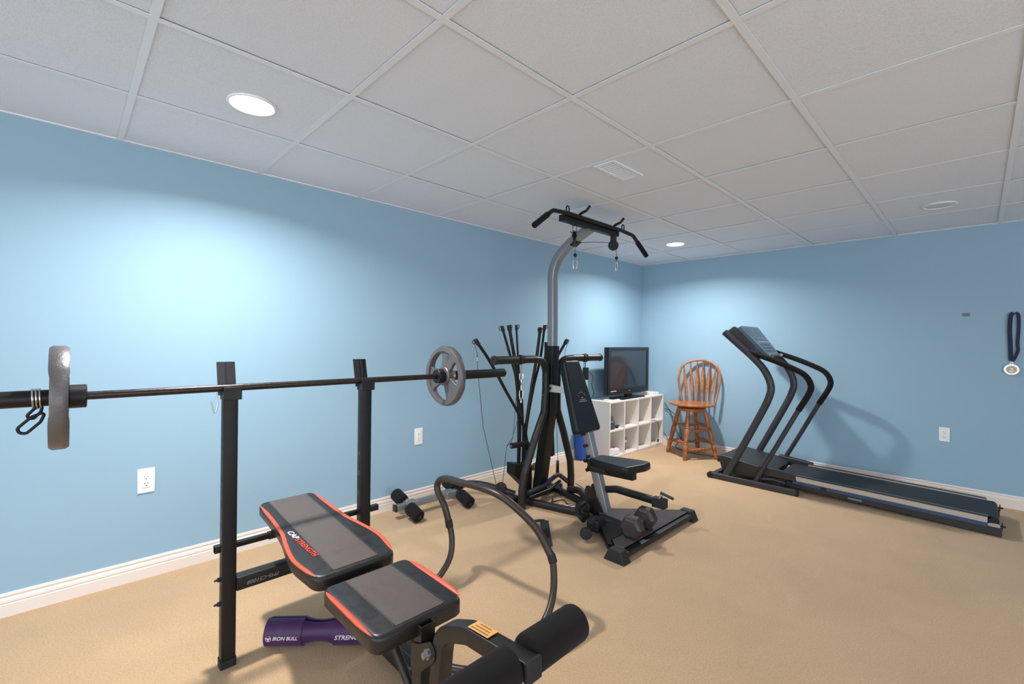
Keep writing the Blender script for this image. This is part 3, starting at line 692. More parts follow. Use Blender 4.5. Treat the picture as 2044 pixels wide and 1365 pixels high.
        for z in (.92, .815):
            q = MB(o); q.cyl((-2.262, Y(.093), z), (-2.262, Y(.104), z), .007, n=10); q.build('leg_bolt', 'zinc', leg)
    # --- rod box and bow rods
    q = MB(o); q.yz([(YC - .262, .305), (YC - .262, .225), (YC - .125, .10), (YC - .118, .02), (YC - .07, .02), (YC - .07, .26), (YC - .10, .275)], -2.47, -2.385); rb = q.build('rod_box', 'blackm', t, bevel=.004)
    q = MB(o); q.box((-2.3835, YC - .145, .238), (.0015, .055, .026)); lbl = q.build('instruction_label', 'creamlabel', t); 
    def rod(pts, r=.0095, par=None, ring=True, ra=0):
        b = tb('bow_rod', pts, r, 'blackm', sp=8, n=12, scale=None)
        e = V(pts[-1]); d = (V(pts[-1]) - V(pts[-2])).normalized()
        q = MB(o); q.cyl(e - d * .035, e + d * .006, r * 1.35, n=14); q.build('rod_tip', 'rubber', b, bevel=.002)
        if ring:
            c = e + V((0, ra, -.008)); q = MB(o); q.tube([c + V((.004 * math.sin(a), .014 * math.cos(a), .016 * math.sin(a))) for a in [k * math.pi / 8 for k in range(17)]], .003, 8); q.build('rod_ring', 'steelcable', b)
        return b
    X = -2.42
    rod([(X, YC - .19, .28), (X, YC - .195, .65), (X, YC - .222, .914), (X, YC - .258, 1.03), (X, YC - .372, 1.312)], ra=-.016)
    rod([(X - .015, YC - .165, .28), (X - .01, YC - .165, .65), (X, YC - .195, .93), (X, YC - .235, 1.06), (X, YC - .303, 1.322)], .0125, ra=.016)
    rod([(X - .02, YC - .12, .28), (X - .01, YC - .13, .55), (X, YC - .160, .80), (X, YC - .198, 1.03), (X, YC - .228, 1.327)], .008, ra=.016)
    rod([(X, YC - .110, .27), (X, YC - .115, .50), (X, YC - .06, .82), (X, YC - .004, 1.06), (X, YC + .040, 1.315)], .0125, ra=-.014)
    rod([(X - .02, YC - .09, .27), (X - .02, YC - .085, .52), (X - .01, YC - .022, .84), (X, YC + .045, 1.08), (X, YC + .092, 1.335)], .010, ra=.015)
    rod([(X + .01, YC - .085, .27), (X + .01, YC - .10, .42), (X + .01, YC - .165, .61), (X, YC - .33, .85), (X, YC - .49, 1.07), (X, YC - .618, 1.212)], .0115, ra=-.016)
    rod([(X, YC + .20, .28), (X, YC + .185, .65), (X, YC + .13, .93), (X, YC + .225, 1.055), (X, YC + .371, 1.222)], .0115, ra=.016)
    for y in (YC + .17, YC + .235):
        rod([(X - .01, y, .28), (X - .01, y - .03, .65), (X - .01, y - .06, .95), (X - .01, y - .05, 1.2)], .009, ring=False)
    # tension cables on both outer rods
    tl = V((X, YC - .633, 1.195))
    tb('tension_cable', [tl, (X, YC - .604, 1.12), (X, YC - .600, 1.02), (X - .05, YC - .50, .60), (-2.55, YC - .285, .10)], .0022, 'steelcable', n=8)
    tb('tension_cable', [(-2.55, YC - .225, .10), (-2.46, YC - .275, .42), (X, YC - .262, .46), (X, YC - .165, .72)], .0022, 'steelcable', n=8)
    tb('tension_cable', [(-2.46, YC - .275, .42), (X, YC - .245, .50), (X, YC - .215, .84)], .0022, 'steelcable', n=8)
    q = MB(o); q.tube(ring_path((X, YC - .603, 1.105), .010, n=14), .0018, 8); q.cyl((X, YC - .603, 1.095), (X, YC - .603, 1.07), .004, n=10); q.build('snap_hook', 'chrome', t)
    tb('tension_cable', [(X, YC + .385, 1.205), (X, YC + .35, 1.12), (X, YC + .365, 1.07)], .003, 'chrome', sp=4, n=8)
    tb('foam_grip', [(X + .015, YC - .275, .437), (X + .015, YC - .105, .432)], .021, 'foam', n=22)
    tb('grip_axle', [(X + .015, YC - .282, .437), (X + .015, YC - .095, .432)], .009, 'zinc', n=12)
    # --- base frame
    rc('base_rail', [(-2.52, YC - .235, .028), (-1.86, YC - .06, .028)], .048, .046, 'gunm', upv=(0, 0, 1), rad=.015)
    rc('base_rail', [(-2.52, YC + .235, .028), (-1.86, YC + .06, .028)], .048, .046, 'gunm', upv=(0, 0, 1), rad=.015)
    rc('cross_rail', [(-2.40, YC - .27, .026), (-2.40, YC + .29, .026)], .046, .044, 'blackm', upv=(0, 0, 1), rad=.008)
    for sg in (-1, 1):
        Y = lambda d: YC + sg * d
        a = tb('low_pulley_arm', [(-2.46, Y(.18), .045), (-2.57, Y(.25), .075), (-2.68, Y(.33), .10), (-2.78, Y(.40), .095), (-2.84, Y(.43), .05)], .024, 'gunm', sp=6)
        q = MB(o); q.lathe([(.006, -.016), (.034, -.016), (.044, -.010), (.044, .010), (.034, .016), (.006, .016), (.006, -.016)], (-2.545, Y(.245), .085), (.5, .86 * sg, 0), 28); q.build('low_pulley', 'rubber', a, bevel=.001)
    # swivel pulley hanging on the right side plus its cable and the folded crank tube
    q = MB(o); q.lathe([(.005, -.012), (.036, -.012), (.040, -.008), (.040, .008), (.036, .012), (.005, .012), (.005, -.012)], (-2.42, YC + .275, .19), (.75, .6, 0), 28); q.box((-2.42, YC + .275, .125), (.02, .02, .05)); q.build('swivel_pulley', 'rubber', t)
    tb('tension_cable', [(-2.42, YC + .275, .225), (-2.43, YC + .27, .52), (-2.43, YC + .26, .76)], .0022, 'steelcable', n=8)
    tb('crank_tube', [(-2.30, YC - .20, .10), (-2.30, YC - .04, .115), (-2.34, YC + .16, .145), (-2.36, YC + .22, .14), (-2.30, YC + .27, .08)], .018, 'treadm', fr=.05)
    tb('crank_tube', [(-2.27, YC - .22, .075), (-2.26, YC - .02, .09), (-2.30, YC + .16, .11)], .013, 'blackm', fr=.05)
    # --- front: neck tubes, knobs, platform
    tb('neck_tube', [(-2.22, YC + .18, .06), (-2.10, YC + .15, .085), (-2.0, YC + .09, .075), (-1.885, YC + .03, .06)], .026, 'gunm', sp=6)
    q = MB(o); q.cyl((-1.88, YC - .07, .075), (-1.88, YC + .02, .075), .036, n=24); q.build('pivot_barrel', 'gunm', t, bevel=.004)
    q = MB(o); q.xz(smooth_poly([(-1.90, .03), (-1.76, .035), (-1.765, .08), (-1.86, .215), (-1.90, .215), (-1.915, .18)], .015, 4), YC - .036, YC - .030); q.xz(smooth_poly([(-1.90, .03), (-1.76, .035), (-1.765, .08), (-1.86, .215), (-1.90, .215), (-1.915, .18)], .015, 4), YC + .030, YC + .036); q.build('pivot_bracket', 'gunm', t, bevel=.001)
    tb('curved_link', [(-1.86, YC - .11, .13), (-1.875, YC - .145, .105), (-1.85, YC - .185, .07), (-1.79, YC - .205, .05)], .021, 'gunm', sp=6)
    for c, r_ in (((-1.655, YC - .375, .055), .034), ((-1.69, YC - .26, .085), .030)):
        q = MB(o); q.lathe([(0, 0), (r_, 0), (r_ + .003, .006), (r_ + .003, .024), (r_ - .003, .030), (0, .030)], c, (.8, -.6, .15), 10 if r_ > .032 else 24); q.cyl(V(c), V((-1.69, YC - .22, .075)), .012); q.build('adjustment_knob', 'rubber', t, bevel=.002)
    q = MB(o); q.box((-1.675, YC - .235, .065), (.085, .09, .075)); q.build('latch_block', 'rubber', t, bevel=.008)
    # platform: flat gritty deck, front tube and two corner feet
    pz = .062
    q = MB(o); q.prism([(-1.80, YC - .035), (-1.80, YC + .05), (-1.405, YC + .425), (-1.378, YC + .425), (-1.378, YC - .40), (-1.43, YC - .40)], pz - .004, pz); dk = q.build('platform_deck', 'tread', t)
    for sg in (-1, 1): rc('platform_side_rail', [(-1.80, YC + sg * .055, .038), (-1.42, YC + sg * .428, .038)], .05, .026, 'blackm', upv=(0, 0, 1), rad=.004)
    rc('platform_front_rail', [(-1.368, YC - .43, .037), (-1.368, YC + .43, .037)], .050, .030, 'blackm', upv=(0, 0, 1), rad=.004)
    q = MB(o)
    q.prism(smooth_poly([(-1.76, YC - .06), (-1.60, YC - .075), (-1.505, YC - .17), (-1.475, YC - .27), (-1.49, YC - .36), (-1.44, YC - .405), (-1.46, YC - .42), (-1.70, YC - .18)], .03, 4), pz + .0005, pz + .006); q.build('deck_cover', 'rubber', t, bevel=.002)
    for sg in (-1, 1):
        q = MB(o); y = YC + sg * .435
        q.add([(-1.46, y - .038, 0), (-1.325, y - .038, 0), (-1.325, y + .038, 0), (-1.46, y + .038, 0), (-1.43, y - .030, .068), (-1.352, y - .030, .068), (-1.352, y + .030, .068), (-1.43, y + .030, .068)], [(3, 2, 1, 0), (4, 5, 6, 7), (0, 1, 5, 4), (1, 2, 6, 5), (2, 3, 7, 6), (3, 0, 4, 7)])
        q.build('corner_foot', 'rubber', t, bevel=.006)
    # --- raked silver seat post, seat, backrest
    dx = -.312
    px = lambda z: -1.758 + dx * (z - .05)
    sp_ = rc('seat_post', [(px(.03), YC, .03), (px(.60), YC, .60)], .062, .056, 'silver')
    for z in (.565, .49, .42):
        for sg in (-1, 1):
            q = MB(o); q.cyl((px(z) - .01, YC + sg * .028, z), (px(z) - .01, YC + sg * .052, z), .009, n=12); q.ball((px(z) - .01, YC + sg * .055, z), .0115, 12); q.build('adjustment_peg', 'blackm', sp_)
    q = MB(o); q.xz([(px(.38) - .055, .395), (px(.38) + .05, .395), (px(.32) + .12, .325), (px(.31) - .03, .315), (px(.33) - .055, .335), (px(.36) - .04, .36)], YC - .036, YC + .036); cr = q.build('seat_carriage', 'gunm', t, bevel=.004)
    for z in (.385, .325):
        q = MB(o); q.cyl((px(z) - .045, YC - .05, z), (px(z) - .045, YC + .05, z), .013, n=14); q.build('carriage_roller', 'blackm', cr, bevel=.002)
    rc('seat_rail', [(px(.35) + .03, YC + .0, .350), (-1.548, YC + .0, .360)], .075, .052, 'blackm', rad=.004)
    sm = Matrix.Translation((0, 0, .41))
    tiltm = Matrix(((1, 0, 0, 0), (0, 1, 0, 0), (.03, 0, 1, .418 + 1.84 * .03), (0, 0, 0, 1)))
    q = MB(o); pad(q, smooth_poly([(-1.865, YC - .07), (-1.59, YC - .125), (-1.535, YC - .125), (-1.515, YC - .05), (-1.490, YC + .05), (-1.50, YC + .135), (-1.58, YC + .14), (-1.865, YC + .085)], .03, 5), -.048, 0, .016, tiltm); q.build('seat_pad', 'pad', t, smooth=60)
    # backrest in the raked plane
    ang = math.atan(dx); c = V((px(.83) + .005, YC - .012, .825))
    R = Matrix.Translation(c) @ Matrix.Rotation(ang - .05, 4, 'Y')          # local z along the rake, local x out of the pad
    B = R @ Matrix(((0, 0, 1, 0), (1, 0, 0, 0), (0, 1, 0, 0), (0, 0, 0, 1)))   # poly x -> across, poly y -> up, thickness -> out
    q = MB(o); pad(q, smooth_poly([(-.146, -.262), (.126, -.262), (.090, .262), (-.088, .262)], [.035, .035, .03, .03], 6), -.030, .028, .016, B); bk = q.build('back_pad', 'pad', t, smooth=60)
    q = MB(o)
    arc = [(.048 * math.cos(a) - .002, .052 * math.sin(a) - .03) for a in [math.pi * k / 14 for k in range(2, 13)]]
    for k in range(len(arc) - 1):
        a, b = V((arc[k][0], arc[k][1], .0288)), V((arc[k + 1][0], arc[k + 1][1], .0288)); d = (b - a).normalized(); nn = V((-d.y, d.x, 0)) * .0022
        if k % 3 != 2: q.add([a + nn, b + nn, b - nn, a - nn], [(0, 1, 2, 3)], B)
    for x0, x1, y in ((-.048, .048, -.048), (-.030, .034, -.036), (-.016, .012, -.022)): q.add([(x0, y, .0288), (x1, y, .0288), (x1, y + .006, .0288), (x0 + .004, y + .006, .0288)], [(0, 1, 2, 3)], B)
    q.build('back_pad_emblem', 'grey_ink', bk, weld=False)
    q = MB(o); q.box((-.036, 0, 0), (.012, .07, .50), R); q.build('back_pad_rail', 'silver', t, bevel=.002)
    q = MB(o); q.xz(smooth_poly([(-2.262, .872), (-2.245, .892), (-2.06, .875), (-2.05, .835), (-2.245, .835), (-2.262, .85)], .01, 3), YC - .045, YC - .038); q.build('mast_link', 'bracket', t, bevel=.001)
    q = MB(o); q.cyl((-2.235, YC - .046, .862), (-2.235, YC - .054, .862), .010, n=12); q.build('link_bolt', 'gunm', t)
    # --- forward leg arm with end block and pedal
    ar = rc('leg_arm', [(px(.20), YC + .03, .195), (-1.70, YC + .03, .222), (-1.44, YC + .03, .218), (-1.36, YC + .03, .205)], .045, .045, 'blackm', fr=.1, rad=.012)
    q = MB(o); q.box((-1.385, YC + .03, .213), (.085, .052, .060)); q.build('arm_socket', 'rubber', ar, bevel=.004)
    q = MB(o); q.box((0, 0, 0), (.085, .03, .008), Matrix.Translation((-1.345, YC + .045, .262)) @ Matrix.Rotation(.35, 4, 'Y') @ Matrix.Rotation(.3, 4, 'Z')); q.build('foot_pedal', 'rubber', ar, bevel=.003)
    q = MB(o); q.cyl((-1.385, YC + .03, .240), (-1.375, YC + .035, .262), .009); q.build('pedal_pin', 'chrome', ar)
home_gym()

# loose carabiners, cuffs and wire heaped on the carpet inside the gym frame
def loose_cable(pts, label, m='cable', r=.0035):
    c = sum((V(p) for p in pts), V()) / len(pts); c.z = 0
    q = MB(c); q.tube(spline(pts, 8), r, 8); return tag(q.build('loose_cable', m), label, 'cable', 'loose gym cables on the floor')
def snap_link(x, y, rz, label, k=1.0):
    o = V((x, y, .006)); a = V((math.cos(rz), math.sin(rz), 0)); b = V((-a.y, a.x, 0)); h = .075 * k
    pts = [o + a * h * .5, o + b * h * .2 + a * h * .34, o + b * h * .2 - a * h * .1, o + b * h * .12 - a * h * .42, o - a * h * .5, o - b * h * .12 - a * h * .42, o - b * h * .2 - a * h * .1, o - b * h * .2 + a * h * .34]
    q = MB(o); q.tube(fillet(pts + [pts[0]], h * .12, 3), .0036, 8)
    tag(q.build('snap_link', 'chrome'), label, 'carabiner', 'steel snap links on the floor')
loose_cable([(-2.21, 2.50, .004), (-2.14, 2.58, .006), (-2.07, 2.56, .004), (-2.03, 2.66, .004), (-2.09, 2.75, .004), (-2.02, 2.80, .005), (-1.95, 2.73, .004)], 'thin black cable looping across the carpet inside the gym base')
loose_cable([(-2.24, 2.62, .004), (-2.19, 2.70, .012), (-2.12, 2.68, .004), (-2.06, 2.72, .01), (-2.13, 2.80, .004), (-2.22, 2.78, .004)], 'black cable coil lying against the rear of the gym mast', r=.0045)
loose_cable([(-2.20, 2.87, .10), (-2.10, 2.86, .075), (-2.0, 2.80, .055), (-1.93, 2.72, .03), (-1.90, 2.69, .012)], 'black cable arching from the right gym leg towards the seat post', r=.003)
snap_link(-2.17, 2.53, .6, 'steel snap link on the carpet nearest the left gym leg'); snap_link(-2.13, 2.60, 2.0, 'steel snap link on the carpet in the middle of the cable heap'); snap_link(-2.08, 2.66, 1.1, 'steel snap link on the carpet at the right of the cable heap', 1.1)
def cuff(x, y, rz, label):
    o = V((x, y, 0)); q = MB(o); a = V((math.cos(rz), math.sin(rz), 0))
    pts = [o + a * (.032 * math.cos(t)) + V((0, 0, .024 + .022 * math.sin(t))) for t in [k * math.pi / 8 for k in range(16)]]
    q.sweep(pts, rrect(.045, .005, .001, 2), upv=(-a.y, a.x, 0), closed=True)
    tag(q.build('ankle_cuff', 'rubber'), label, 'strap', 'black gym straps on the floor')
cuff(-2.02, 2.73, .9, 'small black strap loop in the cable heap, nearest the seat post')
cuff(-2.19, 2.58, 2.2, 'small black strap loop in the cable heap beside the left gym leg')

def ankle_strap():
    o = V((-1.93, 2.19, 0)); t = thing('ankle_strap', o, 'black velcro ankle strap lying alone on the carpet behind the curved tube', 'strap')
    q = MB(o); q.sweep([(-2.005, 2.262, .020), (-1.99, 2.265, .026), (-1.93, 2.205, .020), (-1.86, 2.135, .013), (-1.765, 2.045, .008)], [(-.028, -.003), (.028, -.003), (.028, .003), (-.028, .003)], upv=(0, 0, 1)); q.build('strap_band', 'rubber', t, bevel=.001)
    q = MB(o); q.sweep(spline([(-2.09, 2.235, .012), (-2.06, 2.215, .014), (-2.03, 2.245, .024), (-1.995, 2.265, .030)], 5), [(-.016, -.003), (.016, -.003), (.016, .003), (-.016, .003)], upv=(0, 0, 1)); q.build('strap_loop', 'rubber', t)
ankle_strap()

# hex dumbbell on the gym platform
def dumbbell():
    a, b = V((-1.415, 2.392, .1265)), V((-1.437, 2.585, .1265)); d = (b - a).normalized(); o = (a + b) / 2; o = V((o.x, o.y, .067))
    t = thing('hex_dumbbell', o, 'dark grey cast iron hex dumbbell resting on the gym platform', 'dumbbell')
    s = V((d.y, -d.x, 0)); z = V((0, 0, 1))
    for c in (a, b):
        q = MB(o); R_ = .071; L = .082
        ring = lambda r, h: [c + d * h + (s * math.cos(math.radians(60 * k)) + z * math.sin(math.radians(60 * k))) * r for k in range(6)]
        vs = ring(R_ * .74, -L / 2) + ring(R_, -L / 2 + .016) + ring(R_, L / 2 - .016) + ring(R_ * .74, L / 2)
        q.add(vs, [(i * 6 + k, i * 6 + (k + 1) % 6, i * 6 + 6 + (k + 1) % 6, i * 6 + 6 + k) for i in range(3) for k in range(6)] + [tuple(range(6))[::-1], tuple(range(18, 24))])
        q.build('hex_head', 'hexiron', t, bevel=.004, smooth=0)
    q = MB(o); pts = [a.lerp(b, k / 12) for k in range(13)]; q.tube(pts, .0165, 20, scale=[1 + .22 * math.sin(math.pi * max(0, min(1, (k - 3) / 6))) for k in range(13)]); q.build('handle', 'chrome', t)
dumbbell()

# leg extension bar with four foam rollers, on the floor by the baseboard
def roller_bar():
    o = V((-2.74, 1.85, 0)); t = thing('leg_roller_attachment', o, 'silver bar with four black foam rollers lying against the left baseboard', 'exercise attachment')
    r = .043
    for (a, b) in (((-2.572, 1.672, .046), (-2.845, 1.655, .135)), ((-2.545, 2.082, .046), (-2.842, 2.085, .135))):
        a, b = V(a), V(b); d = (b - a).normalized(); L = (b - a).length
        ax = MB(o); ax.cyl(a - d * .018, b + d * .01, .0125, n=16); ax.build('axle', 'gunm', t)
        for s0, s1 in ((-.012, L * .50 - .035), (L * .50 + .035, L - .002)):
            q = MB(o); q.lathe([(.012, s0), (r - .012, s0), (r - .003, s0 + .004), (r, s0 + .013), (r, s1 - .013), (r - .003, s1 - .004), (r - .012, s1), (.012, s1), (.012, s0)], a, d, 32); q.build('foam_roller', 'foam', t)
    q = MB(o); q.sweep([(-2.715, 1.585, .083), (-2.700, 2.07, .088)], rrect(.040, .040, .004), upv=(0, 0, 1)); q.build('silver_bar', 'silver', t)
    q = MB(o); q.box((-2.716, 1.580, .083), (.044, .012, .044)); q.build('bar_end_cap', 'gunm', t, bevel=.002)
    for y in (1.70, 2.02):
        q = MB(o); q.xz([(-2.735, .062), (-2.66, .062), (-2.66, .112), (-2.735, .112)], y - .05, y + .03); q.build('end_bracket', 'silver', t, bevel=.003)
    q = MB(o); q.cyl((-2.679, 1.69, .085), (-2.672, 1.69, .085), .007, n=12); q.build('bar_bolt', 'slot', t)
    q = MB(o); q.tube(ring_path((-2.70, 1.66, .122), .011, n=16), .003, 8); q.build('pull_ring', 'chrome', t)
roller_bar()

# ================================================================== AB ROLLER
def ab_roller():
    o = V((-1.50, 1.2, 0)); t = thing('ab_roller', o, 'dark tubular rocking ab roller on the carpet between bench and home gym', 'ab roller')
    q = MB(o); hp = [(-1.836, 1.372, .300), (-1.862, 1.360, .385), (-1.905, 1.348, .455), (-1.900, 1.352, .500), (-1.84, 1.358, .525), (-1.72, 1.36, .532), (-1.60, 1.367, .538), (-1.474, 1.384, .525), (-1.385, 1.42, .470), (-1.315, 1.455, .400), (-1.244, 1.471, .300)]
    q.tube(spline(hp, 8), .0165, 20); q.build('handle', 'brownm', t, smooth=80)
    q = MB(o); q.tube(spline([(-1.846, 1.370, .325), (-1.836, 1.372, .300), (-1.812, 1.372, .23), (-1.792, 1.345, .15), (-1.785, 1.27, .08), (-1.79, 1.17, .035), (-1.76, 1.06, .022), (-1.68, .99, .022)], 8), .0145, 20); rl = q.build('rocker_rail', 'brownm', t, smooth=80)
    q = MB(o); q.tube(spline([(-1.262, 1.468, .325), (-1.244, 1.471, .300), (-1.205, 1.435, .21), (-1.178, 1.37, .14), (-1.180, 1.28, .078), (-1.215, 1.15, .036), (-1.27, 1.055, .022), (-1.36, .99, .022)], 8), .0145, 20); rr = q.build('rocker_rail', 'brownm', t, smooth=80)
    for a, b, p in (((-1.831, 1.372, .282), (-1.841, 1.371, .318), rl), ((-1.238, 1.469, .285), (-1.252, 1.470, .315), rr)):
        q = MB(o); q.cyl(a, b, .0185, n=20); q.build('joint_sleeve', 'rubber', p, bevel=.002)
    q = MB(o); q.cyl((-1.180, 1.29, .083), (-1.179, 1.32, .103), .0175, n=20); q.build('joint_sleeve', 'rubber', rr, bevel=.002)
    q = MB(o); q.tube(spline([(-1.70, 1.0, .022), (-1.62, .975, .024), (-1.52, .97, .026), (-1.42, .975, .024), (-1.34, 1.0, .022)], 6), .0135, 16); q.build('rear_rail', 'brownm', t, smooth=80)
    m = Matrix.Translation((-1.49, .945, .03)) @ Matrix.Rotation(.0, 4, 'Z') @ Matrix.Rotation(.12, 4, 'X')
    q = MB(o); pad(q, smooth_poly([(-.135, -.085), (.135, -.085), (.12, .085), (-.12, .085)], .03, 5), 0, .062, .018, m); q.build('head_cushion', 'vinyl_b', t, smooth=60)
    q = MB(o)
    for k in range(22): q.box((-.10 + k * .0095, -.055, .0625), (.006, .0008, .0008), m)
    q.build('stitching', 'grey_ink', t)
ab_roller()

# purple barbell pad on the floor
def barbell_pad():
    a, b = V((-1.952, .582, .0545)), V((-1.682, .885, .0545)); d = (b - a).normalized(); L = (b - a).length; o = V((-1.79, .76, 0))
    t = thing('barbell_pad', o, 'purple barbell pad with white lettering lying on the carpet under the bench', 'barbell pad')
    R_ = lambda h: .051 if (h < .14 or h > L - .14) else .051 - .012 * math.sin(math.pi * (h - .14) / (L - .28)) ** .6
    hs = [0, .004] + [.012 + k * (L - .024) / 24 for k in range(25)] + [L - .004, L]
    out = [(R_(h) - (.006 if k in (0, len(hs) - 1) else (.002 if k in (1, len(hs) - 2) else 0)), h) for k, h in enumerate(hs)]
    prof = out + [(.017, L), (.017, 0), out[0]]
    q = MB(o); sd = V((-d.y, d.x, 0)); q.lathe(prof, a, d, 56, arc=(math.radians(14), math.radians(352)), ref=(0, 0, 1)); body = q.build('pad_body', 'purple', t, smooth=50)
    for h0, h1 in ((.0, .145), (L - .145, L)): q = MB(o); q.lathe([(.0515, h0 + .001), (.0535, h0 + .002), (.0535, h1 - .001), (.0515, h1), (.0515, h0 + .001)], a, d, 40, arc=(math.radians(4), math.radians(300)), ref=(0, 0, 1)); q.build('pad_wrap', 'purple', t, smooth=50)
    camdir = V((.87, -.49, 0)); camdir = V((d.y, -d.x, 0))
    def wrap(h0, ang0):
        def f(px, py):
            th = ang0 + py / .0542; n = camdir * math.cos(th) + V((0, 0, 1)) * math.sin(th)
            return a + d * (h0) + n * .0542 - V(a + d * h0), V(), n
        return f
    def curved(name, body_, h0, size, width):
        def f(px, py):
            th = .02 + py / .0542; n = camdir * math.cos(th) + V((0, 0, 1)) * math.sin(th); return V(), n * .0540, n
        text(name, body_, size, a + d * h0, d, (0, 0, 1), 'white_ink', t, o, depth=.0003, shear=.25, width=width, curve=f)
    curved('pad_lettering', 'IRON BULL', .084, .019, .094)
    curved('pad_lettering', 'STRENGTH', L - .072, .023, .126)
    # bull emblem: ring with horns
    q = MB(o)
    def P_(u, v_): th = .02 + v_ * 1.3 / .0542; n = camdir * math.cos(th) + V((0, 0, 1)) * math.sin(th); return a + d * (.022 + u * 1.3) + n * .0546
    def poly(pts): q.add([P_(*p) for p in pts], [tuple(range(len(pts)))])
    for k in range(18):
        t0, t1 = 2 * math.pi * k / 18, 2 * math.pi * (k + 1) / 18
        if 3 < k < 6: continue
        poly([(r_ * math.cos(tt), r_ * math.sin(tt)) for r_, tt in ((.0085, t0), (.0085, t1), (.0073, t1), (.0073, t0))])
    poly([(-.007, .006), (-.004, .0025), (0, .002), (.004, .0025), (.007, .006), (.0052, -.0005), (.002, -.0018), (.0018, -.006), (-.0018, -.006), (-.002, -.0018), (-.0052, -.0005)])
    q.build('pad_emblem', 'white_ink', t, smooth=0, weld=False)
barbell_pad()


# ================================================================== CUBE SHELF AND WHAT IS ON IT
SX0, SX1, SY0, SY1, SZ = -2.905, -2.612, 3.955, 5.085, .600
def cube_shelf():
    o = V((-2.76, 4.52, 0)); t = thing('cube_shelf', o, 'low white eight-cube storage shelf in the far corner', 'shelf')
    k = .016
    q = MB(o); q.bx(SX0, SX1, SY0, SY1, SZ - k, SZ); q.build('top_board', 'melamine', t, bevel=.001)
    q = MB(o); q.bx(SX0, SX1 - .004, SY0, SY1, .018, .018 + k); q.build('bottom_board', 'melamine', t, bevel=.001)
    q = MB(o); q.bx(SX0, SX1 - .008, SY0 + .01, SY1 - .01, 0, .018); q.build('plinth', 'melamine', t)
    for y in (SY0, SY1 - k):
        q = MB(o); q.bx(SX0, SX1, y, y + k, 0, SZ - k - .0005); q.build('side_panel', 'melamine', t, bevel=.001)
    q = MB(o); q.bx(SX0, SX0 + .004, SY0 + k, SY1 - k, .035, SZ - k); q.build('back_panel', 'melamine', t)
    w = (SY1 - SY0 - k) / 4; zm = .305
    for i in (1, 2, 3):
        q = MB(o); q.bx(SX0 + .004, SX1 - .002, SY0 + i * w, SY0 + i * w + k, .0345, SZ - k - .0005); q.build('divider', 'melamine', t, bevel=.001)
    for i in range(4):
        q = MB(o); q.bx(SX0 + .004, SX1 - .003, SY0 + i * w + k + .0003, SY0 + (i + 1) * w - .0003, zm - k, zm); q.build('cubby_shelf', 'melamine', t, bevel=.001)
    return w, k, zm
CW, CK, ZM = cube_shelf()
ZL = .018 + CK

def television():
    o = V((-2.70, 4.46, SZ)); t = thing('television', o, 'black flat television standing on the white cube shelf', 'television')
    q = MB(o); q.prism([(x, y) for x, y in smooth_poly([(-2.80, 4.20), (-2.627, 4.20), (-2.627, 4.70), (-2.80, 4.70)], .03, 4)], SZ + .0002, SZ + .012); q.build('stand_base', 'tvplastic', t, bevel=.003)
    q = MB(o); q.bx(-2.745, -2.715, 4.43, 4.55, SZ + .012, SZ + .10); q.build('stand_neck', 'tvplastic', t, bevel=.003)
    y0, y1, z0, z1, xf = 4.045, 4.868, .650, 1.158, -2.700
    q = MB(o); q.bx(xf - .055, xf - .002, y0, y1, z0, z1); q.bx(xf - .085, xf - .055, y0 + .12, y1 - .12, z0 + .06, z1 - .08); q.build('rear_housing', 'tvplastic', t, bevel=.008)
    b = .038
    q = MB(o)
    for bb in ((y0, y1, z1 - b, z1), (y0, y1, z0, z0 + .062), (y0, y0 + b, z0 + .062, z1 - b), (y1 - b, y1, z0 + .062, z1 - b)): q.bx(xf - .004, xf + .008, *bb)
    bz = q.build('bezel', 'tvplastic', t, bevel=.003)
    q = MB(o); q.bx(xf - .002, xf + .001, y0 + b, y1 - b, z0 + .062, z1 - b); q.build('screen', 'screen', t)
    q = MB(o); q.bx(xf + .008, xf + .012, y0 + .01, y1 - .01, z0, z0 + .006); q.build('speaker_strip', 'treadm', t)
    q = MB(o)
    for k in range(9): q.bx(xf + .0083, xf + .0088, y0 + .045 + k * .012, y0 + .053 + k * .012, z0 + .037, z0 + .046)
    q.build('badge', 'white_ink', bz, weld=False)
    q = MB(o); q.bx(xf + .0083, xf + .0088, 4.44, 4.475, z0 + .028, z0 + .036); q.build('logo', 'grey_ink', bz)
television()

q = MB((-2.72, 4.93, SZ)); q.bx(-2.80, -2.66, 4.90, 5.06, SZ + .0003, SZ + .028); tag(q.build('white_box', 'melamine', bevel=.004), 'flat white box on the cube shelf right of the television', 'box')
q = MB((-2.66, 4.02, SZ)); q.bx(-2.72, -2.64, 3.99, 4.05, SZ + .0003, SZ + .016); tag(q.build('white_adapter', 'outlet', bevel=.005), 'small white plastic adapter at the near end of the shelf top', 'adapter')
def remote():
    o = V((-2.645, 4.12, SZ)); q = MB(o); q.bx(-2.665, -2.635, 4.07, 4.18, SZ + .0003, SZ + .012)
    tag(q.build('white_remote', 'trim', bevel=.004), 'slim white remote in front of the television stand', 'remote')
remote()

